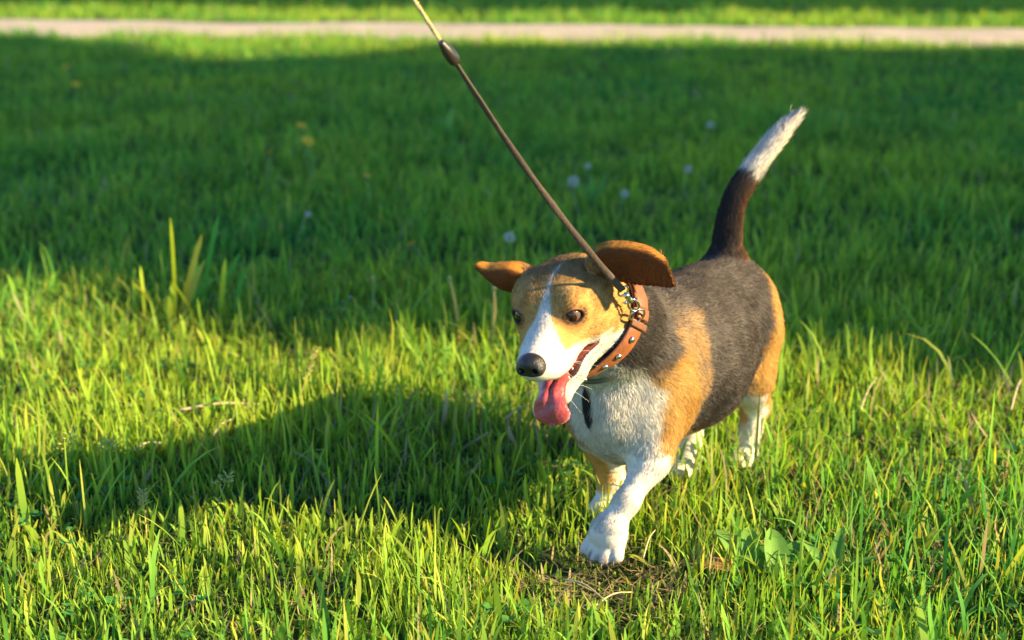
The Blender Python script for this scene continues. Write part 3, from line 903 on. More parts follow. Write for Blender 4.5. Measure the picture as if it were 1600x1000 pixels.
# hind right leg, forward under the belly
body(f_cone((-0.150, -0.046, 0.210), (-0.100, -0.050, 0.155), 0.050, 0.038), 0.03)
body(f_cone((-0.100, -0.050, 0.155), (-0.135, -0.030, 0.085), 0.034, 0.0215), 0.022)
body(f_cone((-0.135, -0.030, 0.085), (-0.100, -0.014, 0.030), 0.0205, 0.0185), 0.012)
body(f_ell((-0.082, -0.012, 0.017), (0.033, 0.023, 0.0165)), 0.012)
# tail
TAIL = catmull([(-0.185, 0, 0.295), (-0.176, 0, 0.335), (-0.175, 0, 0.370), (-0.188, 0.003, 0.414), (-0.213, 0.013, 0.450),
                (-0.239, 0.025, 0.480), (-0.262, 0.038, 0.506), (-0.280, 0.049, 0.525)], 40)
TAIL_R = np.interp(np.linspace(0, 1, 40), [0, 0.16, 0.4, 0.6, 0.78, 0.92, 1], [0.036, 0.0225, 0.0175, 0.0160, 0.0140, 0.0090, 0.003])
body(f_cloud(catmull(TAIL, 120), np.interp(np.linspace(0, 1, 120), np.linspace(0, 1, 40), TAIL_R)), 0.030)

# ---- head (head coordinates: x to the nose, y left, z up, level head)
def hd(prim, k=0.012, sub=False): F.put(*in_head(prim), k * HS, sub)
def hdb(f, k=0.012, sub=False):
    for s in (1, -1): hd(f(s), k, sub)
hd(f_ell((-0.014, 0, -0.006), (0.060, 0.0575, 0.0405)), 0.02)                 # skull
hd(f_ell((0.017, 0, 0.006), (0.036, 0.0420, 0.0290)), 0.018)                 # forehead
hdb(lambda s: f_ell((0.006, s * 0.0330, -0.020), (0.040, 0.0225, 0.0300)), 0.018)   # cheeks
hd(f_ell((0.002, -0.031, 0.008), (0.034, 0.026, 0.024)), 0.014)
hd(f_ell((0.002, 0.031, 0.008), (0.030, 0.022, 0.022)), 0.014)
hdb(lambda s: f_ell((0.0375, s * 0.0235, 0.0190), (0.0145, 0.0140, 0.0105)), 0.012) # brows
hdb(lambda s: f_ell((0.0400, s * 0.0245, -0.0120), (0.0200, 0.0120, 0.0110)), 0.012) # below the eyes
hd(f_cone((0.040, 0, -0.012), (0.106, 0, -0.0235), 0.0275, 0.0200), 0.016)   # bridge of the muzzle
hdb(lambda s: f_cone((0.050, s * 0.0190, -0.0275), (0.098, s * 0.0135, -0.0335), 0.0190, 0.0140), 0.010)  # upper lips
hdb(lambda s: f_ell((0.074, s * 0.0190, -0.0390), (0.028, 0.0115, 0.0130)), 0.007)      # hanging upper lips
hdb(lambda s: f_ell((0.0965, s * 0.0125, -0.0340), (0.0155, 0.0115, 0.0140)), 0.006)   # whisker pads
hd(f_ell((0.1080, 0, -0.0270), (0.0140, 0.0180, 0.0170)), 0.008)
hdb(lambda s: f_cone((0.000, s * 0.0300, -0.044), (0.047, s * 0.0195, -0.0725), 0.0200, 0.0115), 0.014)   # jaw sides
hd(f_cone((0.010, 0, -0.058), (0.070, 0, -0.0920), 0.0240, 0.0125), 0.014)   # lower jaw
hdb(lambda s: f_cone((0.047, s * 0.0195, -0.0725), (0.074, s * 0.0090, -0.0910), 0.0100, 0.0085), 0.008)
hd(f_cone((-0.030, 0, -0.030), (0.004, 0, -0.052), 0.045, 0.030), 0.025)     # throat
# open mouth: a thin wedge from the corner of the lips forward
def f_wedge(P):
    # hinge line at x=0.016 z=-0.036; upper face slopes down a little, lower face drops with the jaw
    x = P[:, 0] - 0.031; z = P[:, 2] + 0.0425
    up = z + 0.145 * x + 0.0010                       # below the upper lip line
    lo = -(z + 0.680 * x + 0.0030)                  # above the lower lip line
    return np.maximum(np.maximum(up, lo), np.maximum(-x, np.abs(P[:, 1]) - 0.060)) * 0.95
hd((f_wedge, np.array([0.02, -0.06, -0.10]), np.array([0.135, 0.06, -0.036])), 0.003, True)
# inside: roof stays, floor of the mouth filled so the wedge is a slot along the lips
hd(f_cone((0.020, 0, -0.0560), (0.074, 0, -0.0790), 0.0165, 0.0100), 0.004)
# eye openings
EYE = {1: np.array([0.0455, 0.0282, 0.0060]), -1: np.array([0.0450, -0.0325, 0.0040])}
def eye_rot(s):
    f = np.array([0.80, s * 0.585, 0.06]); f /= np.linalg.norm(f)
    u = np.array([0.05, s * 0.12, 1.0]); u -= f * (u @ f); u /= np.linalg.norm(u)
    l = np.cross(u, f)
    # long axis of the almond tilts down towards the nose
    a = rad(-3) * s
    l2 = l * math.cos(a) + u * math.sin(a); u2 = np.cross(f, l2)
    return np.stack([f, l2, u2], 1)
for s in (1, -1):
    R = eye_rot(s)
    hd(f_ell(EYE[s] + R[:, 0] * 0.000, (0.0138, 0.0150, 0.0120), R), 0.010)       # lid mound
    hd(f_ell(EYE[s] + R[:, 0] * 0.0120, (0.0130, 0.0112, 0.0068), R), 0.0025, True)  # almond opening
# ---- ears: curved flaps given by grids of points (rows: along the ear, columns: across it), head coordinates
EAR_L = np.array([
    [(-0.040, 0.038, 0.024), (-0.018, 0.037, 0.043), (-0.003, 0.038, 0.040), (-0.010, 0.048, 0.025), (-0.022, 0.054, 0.012)],
    [(-0.042, 0.058, 0.044), (-0.016, 0.057, 0.0635), (-0.001, 0.058, 0.058), (-0.007, 0.064, 0.034), (-0.018, 0.068, 0.014)],
    [(-0.038, 0.086, 0.049), (-0.014, 0.085, 0.0665), (0.000, 0.087, 0.061), (-0.004, 0.091, 0.036), (-0.012, 0.091, 0.014)],
    [(-0.030, 0.110, 0.047), (-0.010, 0.112, 0.0620), (0.002, 0.115, 0.057), (0.001, 0.118, 0.036), (-0.004, 0.118, 0.016)],
    [(-0.020, 0.126, 0.042), (-0.005, 0.131, 0.0520), (0.005, 0.135, 0.049), (0.006, 0.139, 0.034), (0.005, 0.142, 0.018)]])
EAR_R = np.array([
    [(-0.040, -0.036, 0.012), (-0.018, -0.038, 0.027), (-0.004, -0.040, 0.027), (-0.004, -0.050, 0.016), (-0.012, -0.054, 0.001)],
    [(-0.040, -0.060, 0.026), (-0.016, -0.060, 0.0375), (-0.002, -0.060, 0.035), (-0.002, -0.061, 0.019), (-0.008, -0.063, 0.004)],
    [(-0.038, -0.076, 0.028), (-0.016, -0.076, 0.0385), (-0.003, -0.076, 0.036), (0.000, -0.076, 0.023), (-0.004, -0.076, 0.010)],
    [(-0.032, -0.092, 0.029), (-0.018, -0.094, 0.0365), (-0.006, -0.094, 0.035), (-0.003, -0.092, 0.027), (-0.006, -0.091, 0.019)],
    [(-0.026, -0.102, 0.035), (-0.018, -0.106, 0.039), (-0.012, -0.108, 0.039), (-0.009, -0.107, 0.036), (-0.011, -0.104, 0.032)]])
def ear_cloud(G, nu=40, nv=40):
    rows = np.stack([catmull(G[i], nv) for i in range(5)])            # 5,nv,3
    out = np.stack([catmull(rows[:, j], nu) for j in range(nv)], 1)   # nu,nv,3
    u = np.linspace(0, 1, nu)[:, None]; v = np.linspace(0, 1, nv)[None]
    r = 0.0024 - 0.0004 * u - 0.0006 * np.abs(2 * v - 1) ** 3 + 0 * v
    # round off the two outer corners of the flap
    cu = np.clip((u - 0.72) / 0.28, 0, 1); cv = np.clip((np.abs(2 * v - 1) - 0.45) / 0.55, 0, 1)
    keep = ((cu ** 2 + cv ** 2) < 1.02) | ((v > 0.5) & (cu + 0.75 * cv < 1.62))
    return out[keep], r[keep]
EARS = {}
for s, G in ((1, EAR_L), (-1, EAR_R)):
    pts, rr = ear_cloud(G)
    EARS[s] = pts
    F.put(*f_cloud(from_head(pts), rr * HS), 0.006)

def surface_nets(D, lo, h):
    ins = D < 0
    n = np.array(D.shape)
    c = ins[:-1, :-1, :-1].astype(np.uint8)
    for dx, dy, dz in ((1, 0, 0), (0, 1, 0), (0, 0, 1), (1, 1, 0), (1, 0, 1), (0, 1, 1), (1, 1, 1)):
        c = c + ins[dx:n[0] - 1 + dx, dy:n[1] - 1 + dy, dz:n[2] - 1 + dz]
    act = np.argwhere((c > 0) & (c < 8))
    m = n - 1
    flat = (act[:, 0] * m[1] + act[:, 1]) * m[2] + act[:, 2]          # sorted
    cor = [(0, 0, 0), (1, 0, 0), (0, 1, 0), (1, 1, 0), (0, 0, 1), (1, 0, 1), (0, 1, 1), (1, 1, 1)]
    val = np.stack([D[act[:, 0] + a, act[:, 1] + b_, act[:, 2] + c_] for a, b_, c_ in cor], 1)
    acc = np.zeros((len(act), 3)); cnt = np.zeros(len(act))
    for i, j in ((0, 1), (2, 3), (4, 5), (6, 7), (0, 2), (1, 3), (4, 6), (5, 7), (0, 4), (1, 5), (2, 6), (3, 7)):
        a, b_ = val[:, i], val[:, j]
        x = (a < 0) != (b_ < 0)
        t = np.where(x, a / np.where(x, a - b_, 1), 0)
        ci, cj = np.array(cor[i], float), np.array(cor[j], float)
        acc += np.where(x[:, None], ci + t[:, None] * (cj - ci), 0); cnt += x
    V = lo + h * (act + acc / cnt[:, None])
    quads = []
    for ax in range(3):
        o1, o2 = [(1, 2), (2, 0), (0, 1)][ax]
        sl0 = [slice(None)] * 3; sl1 = [slice(None)] * 3
        sl0[ax] = slice(0, -1); sl1[ax] = slice(1, None)
        A = ins[tuple(sl0)]; B = ins[tuple(sl1)]
        e = np.argwhere(A != B)
        e = e[(e[:, o1] > 0) & (e[:, o2] > 0) & (e[:, o1] < m[o1]) & (e[:, o2] < m[o2])]
        sg = ins[e[:, 0], e[:, 1], e[:, 2]]
        ids = []
        for d1, d2 in ((1, 1), (0, 1), (0, 0), (1, 0)):
            q = e.copy(); q[:, o1] -= d1; q[:, o2] -= d2
            ids.append(np.searchsorted(flat, (q[:, 0] * m[1] + q[:, 1]) * m[2] + q[:, 2]))
        q = np.stack(ids, 1)
        q[~sg] = q[~sg][:, ::-1]
        quads.append(q)
    return V, np.concatenate(quads)

BV, BF = surface_nets(F.D, F.lo, F.h)
# keep the largest connected piece only
lab = np.arange(len(BV))
for _ in range(400):
    mn = lab[BF].min(1)
    new = lab.copy()
    for k in range(4): np.minimum.at(new, BF[:, k], mn)
    new = new[new]
    if (new == lab).all(): break
    lab = new
main = np.bincount(lab).argmax()
keepv = lab == main
idx = np.cumsum(keepv) - 1
BF = idx[BF[keepv[BF[:, 0]]]]
BV = BV[keepv]
# light smoothing
E_ = np.concatenate([BF[:, [0, 1]], BF[:, [1, 2]], BF[:, [2, 3]], BF[:, [3, 0]]])
deg = np.bincount(E_[:, 0], minlength=len(BV)).astype(float)
for lam in (0.5, -0.52, 0.5, -0.52):
    avg = np.stack([np.bincount(E_[:, 0], BV[E_[:, 1], k], len(BV)) for k in range(3)], 1) / deg[:, None]
    BV = BV + lam * (avg - BV)
def vnormals(V, Fq):
    n = np.cross(V[Fq[:, 2]] - V[Fq[:, 0]], V[Fq[:, 3]] - V[Fq[:, 1]])
    out = np.stack([np.bincount(Fq.ravel(), np.repeat(n[:, k], 4), len(V)) for k in range(3)], 1)
    return out / (np.linalg.norm(out, axis=1)[:, None] + 1e-12)
BN = vnormals(BV, BF)
# ------------------------------------------------------------------ coat colours (the dog's own markings, with some light and shade worked in)
C_TAN, C_TAN2 = np.array([0.58, 0.285, 0.064]), np.array([0.71, 0.42, 0.135])
C_WHITE, C_BLACK = np.array([0.78, 0.71, 0.60]), np.array([0.020, 0.015, 0.014])
C_GRIZ, C_PINK = np.array([0.175, 0.155, 0.145]), np.array([0.26, 0.055, 0.055])
C_RUST_SHADE = np.array([0.20, 0.055, 0.010])
for c_ in (C_TAN, C_TAN2, C_GRIZ, C_RUST_SHADE): c_ *= 0.72
C_WHITE *= 0.84
NECK_C = np.array([0.240, -0.004, 0.331]); NECK_A = np.array([0.82, -0.02, 0.56]); NECK_A /= np.linalg.norm(NECK_A)

def seg_d(P, a, b):
    a = np.asarray(a, float); ba = np.asarray(b, float) - a
    t = np.clip((P - a) @ ba / (ba @ ba), 0, 1)
    return np.linalg.norm(P - a - t[:, None] * ba, axis=1), t

def tail_par(P):
    d = np.full(len(P), 9.0); s = np.zeros(len(P))
    for i in range(len(TAIL) - 1):
        di, t = seg_d(P, TAIL[i], TAIL[i + 1])
        c = di < d
        d[c] = di[c]; s[c] = (i + t[c]) / (len(TAIL) - 1)
    return d, s

def regions(P):
    """region weights for every point of the skin"""
    H = to_head(P)
    r = {}
    r['H'] = H
    s = (P - NECK_C) @ NECK_A
    dl = np.linalg.norm((P - NECK_C) - s[:, None] * NECK_A, axis=1)
    r['head'] = (s > 0.012) & (P[:, 2] > 0.20)
    td, ts = tail_par(P)
    r['tail'] = (td < 0.034) & (P[:, 2] > 0.318) & (P[:, 0] < -0.12)
    r['ts'] = ts
    r['FL'] = (seg_d(P, (0.177, 0.053, 0.128), (0.248, 0.034, 0.03))[0] < 0.045) & (P[:, 2] < 0.150)
    r['FR'] = (P[:, 1] < -0.012) & (P[:, 0] > 0.04) & (P[:, 2] < 0.118) & ~r['FL']
    r['HL'] = (P[:, 1] > 0.018) & (P[:, 0] < -0.10) & (P[:, 2] < 0.145)
    r['HR'] = (P[:, 1] < 0.018) & (P[:, 0] < -0.04) & (P[:, 2] < 0.125)
    eL, eR = EARS[1][::6].astype(np.float32), EARS[-1][::6].astype(np.float32)
    near = np.abs(H[:, 1]) > 0.046
    ear = np.zeros(len(P))
    def md(A, B):
        out = np.empty(len(A))
        for i in range(0, len(A), 20000):
            c = A[i:i + 20000]
            out[i:i + 20000] = np.sqrt(np.maximum((c ** 2).sum(1)[:, None] + (B ** 2).sum(1)[None] - 2 * c @ B.T, 0)).min(1)
        return out
    for sg, E in ((1, eL), (-1, eR)):
        q = near & (H[:, 1] * sg > 0) & (H[:, 2] > -0.012) & r['head']
        if q.any(): ear[q] = md(H[q].astype(np.float32), E) < 0.0065
    r['ear'] = ear > 0.5
    return r

def coat(P, N, R, rnd):
    """linear colour for every point; rnd in 0..1 gives strand variation"""
    n = len(P)
    nz = noise3(P, 0.018, 1) - 0.5; nf = noise3(P, 0.006, 2) - 0.5; nb = noise3(P, 0.05, 4) - 0.5
    nzx = nz + 0.5 * nf + 0.35 * (rnd - 0.5)
    x, y, z = P.T
    c = C_TAN + (C_TAN2 - C_TAN) * np.clip(0.45 + 1.2 * nz + 0.6 * (rnd - 0.5), 0, 1)[:, None]
    def lay(col, wgt):
        nonlocal c
        c = c * (1 - wgt[:, None]) + col * wgt[:, None]
    body_ = ~R['head'] & ~R['tail']
    # saddle: black over back and flanks, grizzled towards the shoulder
    low = np.interp(x, [-0.24, -0.21, -0.182, -0.160, -0.135, -0.115, -0.10, -0.06, 0.00, 0.068, 0.090, 0.112, 0.14, 0.20], [0.335, 0.312, 0.280, 0.250, 0.214, 0.180, 0.136, 0.124, 0.120, 0.128, 0.195, 0.262, 0.268, 0.245])
    sad = sstep(-0.018, 0.020, z - low + 0.038 * nzx) * body_
    # tan wedge running up behind the shoulder
    wedge = sstep(0.030, 0.0, np.abs(x - 0.100 - 0.10 * (0.25 - z)) - 0.022 + 0.06 * nz) * sstep(0.332, 0.285, z + 0.02 * nz) * sstep(0.03, 0.05, y)
    sadcol = C_BLACK + (C_GRIZ - C_BLACK) * np.clip(0.28 + 0.9 * nz + 1.0 * (rnd - 0.5) + 0.9 * wedge + 0.25 * sstep(0.02, 0.10, x), 0, 1)[:, None]
    lay(sadcol, sad * (1 - 0.72 * wedge * (rnd > 0.30)))
    R['legs'] = R['FL'] | R['FR'] | R['HL'] | R['HR']
    # black collar of longer hair on the neck
    s = (P - NECK_C) @ NECK_A
    nape = sstep(-0.078, -0.054, s + 0.020 * nzx) * (s < -0.006) * sstep(0.258, 0.276, z + 0.02 * nzx) * (P[:, 2] > 0.24)
    lay(C_BLACK + (C_GRIZ - C_BLACK) * np.clip(0.15 + 1.1 * nf + 0.8 * (rnd - 0.6), 0, 1)[:, None], nape)
    # white front: throat, chest, belly
    frontw = sstep(-0.008, 0.008, (x - 0.170) - 0.06 * (0.235 - z) - 0.55 * np.clip(y - 0.045, 0, 1) * 0 - 0.25 * np.clip(z - 0.235, 0, 1) * 4 + 0.016 * nzx) * sstep(0.282, 0.262, z - 0.25 * (x - 0.20) + 0.02 * nzx)
    frontw *= body_ & (y > -0.085 - 0.010 * nz)
    lay(C_WHITE, frontw)
    belly = sstep(0.010, -0.008, z - np.interp(x, [-0.22, -0.12, -0.04, 0.04, 0.10, 0.2], [0.150, 0.148, 0.127, 0.122, 0.128, 0.13]) + 0.014 * nzx) * (body_ & ~R['legs']) * (x > -0.12)
    lay(C_WHITE, belly)
    spot = sstep(0.016, 0.008, seg_d(P * np.array([1, 1.2, 0.75]), np.array([0.222, -0.0150, 0.228]) * np.array([1, 1.2, 0.75]), np.array([0.218, -0.010, 0.200]) * np.array([1, 1.2, 0.75]))[0] + 0.004 * nz) * body_
    lay(C_BLACK, spot)
    # legs
    fl = R['FL']
    lay(C_WHITE, sstep(-0.012, 0.004, (x - 0.150) + 0.35 * (0.128 - z) - 0.25 * (y - 0.05) + 0.012 * nzx) * fl)
    lay(C_TAN2, sstep(0.012, -0.004, (x - 0.157) + 0.30 * (0.128 - z) + 0.012 * nzx) * fl * (z > 0.085))
    lay(C_WHITE * 0.93, ((seg_d(P, (0.222, 0.046, 0.09), (0.25, 0.034, 0.02))[0] < 0.042) & fl) * 1.0)
    fr = R['FR']
    lay(C_WHITE, sstep(0.045, 0.035, z + 0.01 * nzx) * fr)
    lay(C_WHITE, sstep(-0.004, 0.006, (y + 0.027) + 0.25 * (x - 0.11) + 0.008 * nzx + 0.30 * np.clip(0.05 - z, 0, 1)) * fr)
    hl = R['HL']
    lx = np.interp(z, [0.038, 0.097, 0.158], [-0.18, -0.196, -0.151]); lr = np.interp(z, [0.038, 0.097, 0.158], [0.0175, 0.0215, 0.038])
    lay(C_WHITE, sstep(-0.003, 0.003, 0.84 * (x - lx) + 0.54 * (y - 0.048) - lr * np.interp(z, [0.06, 0.14], [0.78, 0.97]) + 0.006 * nzx) * sstep(0.150, 0.135, z) * hl)
    lay(C_WHITE, sstep(0.078, 0.062, z + 0.01 * nzx) * hl)
    lay(C_WHITE, sstep(-0.006, 0.006, 0.105 - z + 0.012 * nzx) * R['HR'])
    # tail: dark, browner towards the rear where sunlight is painted in, white brush at the end
    tl = R['tail']
    rear = sstep(-0.2, 0.9, N @ np.array([-0.80, 0.55, -0.1]))
    tc_ = C_BLACK + (np.array([0.13, 0.055, 0.020]) - C_BLACK) * np.clip(rear * (1.0 - 0.6 * R['ts']) + 0.7 * (rnd - 0.62) + 0.5 * nf, 0, 1)[:, None]
    lay(tc_, tl * 1.0)
    lay(C_WHITE, tl * sstep(0.520, 0.550, R['ts'] + 0.06 * nzx))
    # ---- head
    H = R['H']; hx, hy, hz = H.T; hd_ = R['head']; ay = np.abs(hy)
    headtan = C_TAN * 0.92 + (C_TAN2 * 1.05 - C_TAN * 0.92) * np.clip(0.40 + nz + 0.6 * (rnd - 0.5), 0, 1)[:, None]
    lay(headtan, hd_ * 1.0)
    top = hd_ * sstep(0.016, 0.032, hz + 0.02 * nz) * sstep(0.030, 0.0, hx) * 0.55  # top of the head: shadow put into the coat as grey-brown
    lay(np.array([0.28, 0.150, 0.070]), top)
    spot_b = sstep(0.016, 0.006, np.sqrt((hx - 0.036) ** 2 + (ay - 0.022) ** 2 + (hz - 0.024) ** 2) + 0.004 * nz)
    lay(C_TAN2 * 1.15, 0.65 * spot_b * hd_)
    under = sstep(0.020, 0.010, np.sqrt((hx - 0.050) ** 2 + (ay - 0.022) ** 2 + (hz + 0.006) ** 2))
    lay(C_TAN * 0.72, 0.45 * under * hd_)
    streak = sstep(0.10, 0.45, np.abs(noise3(H * np.array([0.4, 1, 1]), 0.006, 51) - 0.5) * 2)
    lay(C_TAN * 0.62, 0.45 * streak * hd_ * (hx < 0.06))
    wb = np.interp(hx, [-0.02, 0.0, 0.02, 0.038, 0.050, 0.060, 0.070, 0.080, 0.092], [0.0, 0.0010, 0.0022, 0.0032, 0.0050, 0.0080, 0.0125, 0.021, 0.045])
    blaze = sstep(0.0018, -0.0018, ay - wb + 0.004 * nzx) * (hx > -0.012) * (hz > -0.05)
    lay(C_WHITE, blaze * hd_)
    lipw = sstep(-0.003, 0.004, -0.0245 - 0.24 * np.clip(0.075 - hx, 0, 1) * 0.6 - hz + 0.10 * np.clip(hx - 0.05, 0, 1) + 0.006 * nzx) * (hx > 0.012)
    lay(C_WHITE, lipw * hd_)
    jaw = sstep(-0.004, 0.004, -0.046 + 0.25 * np.clip(hx, -0.1, 0.0) - hz + 0.008 * nzx)
    lay(C_WHITE, jaw * hd_)
    c = np.where((hd_ & (hx > 0.03))[:, None] & (c[:, 2:3] > 0.3), c * 0.90, c)  # muzzle white dimmed in colour to hold back the sun's glare
    throat = sstep(-0.010, 0.006, 0.272 + 0.35 * (x - 0.225) - z + 0.012 * nzx) * (hd_ & (hx < 0.01))
    lay(C_WHITE, throat)
    # freckles on the lips
    fk = (noise3(H, 0.0045, 21) > 0.70) & (hx > 0.068) & (hx < 0.105) & (ay > 0.012) & (hz < -0.022) & (hz > -0.044)
    lay(np.array([0.30, 0.18, 0.10]), fk * 0.45 * hd_)
    # ears: orange outside, inside rust, darkened for the shade within the flap
    er = R['ear']
    lay(C_TAN * np.array([0.95, 0.80, 0.55]) + 0.10 * (rnd[:, None] - 0.5), er * 1.0)
    Nh = N @ HR
    inner = er * sstep(0.0, 0.35, Nh[:, 0] * 0.85 - Nh[:, 2] * 0.45)
    lay(C_RUST_SHADE, inner)
    # dark corner running from each eye towards the nose
    for sg in (1, -1):
        tl_d, tt_ = seg_d(H, EYE[sg] + np.array([0.004, -sg * 0.009, -0.002]), EYE[sg] + np.array([0.016, -sg * 0.0145, -0.012]))
        lay(np.array([0.085, 0.040, 0.020]), 0.75 * sstep(0.0050, 0.0020, tl_d + 0.0015 * tt_) * hd_)
    # dark rims of the eyes and lips
    for sg in (1, -1):
        ER = eye_rot(sg)
        q = (H - EYE[sg] - ER[:, 0] * 0.006) @ ER
        k = np.sqrt((q[:, 1] / 0.0132) ** 2 + (q[:, 2] / 0.0088) ** 2)
        lay(np.array([0.030, 0.016, 0.012]), sstep(1.22, 0.98, k) * (np.abs(q[:, 0]) < 0.016) * hd_)
        k2 = np.sqrt((q[:, 1] / 0.019) ** 2 + (q[:, 2] / 0.013) ** 2)
        lay(np.array([0.30, 0.12, 0.035]), 0.40 * sstep(1.3, 0.95, k2) * sstep(1.0, 1.25, k) * (np.abs(q[:, 0]) < 0.02) * hd_)
    wx = hx - 0.031; wz = hz + 0.0425
    up_ = wz + 0.145 * wx; lo_ = wz + 0.680 * wx + 0.0015
    inside = hd_ & (wx > -0.003) & (up_ < 0.0004) & (lo_ > -0.0028) & (ay < 0.05)
    lip = hd_ & (wx > -0.006) & (((np.abs(up_ - 0.0008) < 0.0030) & (hx < 0.075)) | ((np.abs(lo_ + 0.0030) < 0.0030) & (hx < 0.10)))
    lay(np.array([0.060, 0.026, 0.024]), lip * 1.0)
    lay(C_PINK, inside * 1.0)
    bald = inside | lip
    # toe pads, and shade painted into the gaps between the toes
    pad = (seg_d(P, (0.248, 0.034, 0.022), (0.25, 0.033, 0.01))[0] < 0.05) & (z < 0.0165) & fl
    lay(np.array([0.10, 0.055, 0.045]), pad * 0.8)
    for dy in (-0.0152, 0.0, 0.0155):
        gd = seg_d(P, (0.2705, 0.032 + dy, 0.010), (0.2685, 0.034 + dy * 0.7, 0.034))[0]
        lay(np.array([0.16, 0.11, 0.09]), 0.75 * sstep(0.0060, 0.0030, gd) * fl)
    return np.clip(c, 0.004, 0.9), bald

BR = regions(BV)
bcol, bbald = coat(BV, BN, BR, np.full(len(BV), 0.45))

# skin material: colour from the markings, soft
m, t, b = new_mat('dog_coat_skin')
at = t.nodes.new('ShaderNodeAttribute'); at.attribute_name = 'coat'
t.links.new(at.outputs['Color'], b.inputs['Base Color'])
b.inputs['Roughness'].default_value = 0.75
b.inputs['Specular IOR Level'].default_value = 0.15
M['skin'] = m

# fur: diffuse shaded with the skin's own normal plus a hair sheen along the strand
m = bpy.data.materials.new('dog_fur'); m.use_nodes = True
t = m.node_tree; t.nodes.remove(t.nodes['Principled BSDF'])
out = t.nodes['Material Output']
at = t.nodes.new('ShaderNodeAttribute'); at.attribute_name = 'coat'
an = t.nodes.new('ShaderNodeAttribute'); an.attribute_name = 'skin_normal'
vt = t.nodes.new('ShaderNodeVectorTransform'); vt.vector_type = 'NORMAL'; vt.convert_from = 'OBJECT'; vt.convert_to = 'WORLD'
t.links.new(an.outputs['Vector'], vt.inputs[0])
df = t.nodes.new('ShaderNodeBsdfDiffuse')
t.links.new(at.outputs['Color'], df.inputs['Color'])
t.links.new(vt.outputs[0], df.inputs['Normal'])
hr_ = t.nodes.new('ShaderNodeBsdfHair'); hr_.component = 'Reflection'
hr_.inputs['RoughnessU'].default_value = 0.35; hr_.inputs['RoughnessV'].default_value = 0.9
hr_.inputs['Color'].default_value = (0.75, 0.72, 0.68, 1)
mx = t.nodes.new('ShaderNodeMixShader'); mx.inputs[0].default_value = 0.04
t.links.new(df.outputs[0], mx.inputs[1]); t.links.new(hr_.outputs[0], mx.inputs[2])
t.links.new(mx.outputs[0], out.inputs['Surface'])
M['fur'] = m

dog = empty('dog', tuple(DOG_AT), DOG_RZ)
tag(dog, 'tricolour beagle with red tongue out, walking across the lawn on a leash', 'dog')
body_ob = mesh_np('body', BV, BF, M['skin'], dog, attrs={'coat': ('FLOAT_COLOR', 'POINT', np.concatenate([bcol, np.ones((len(BV), 1))], 1))})

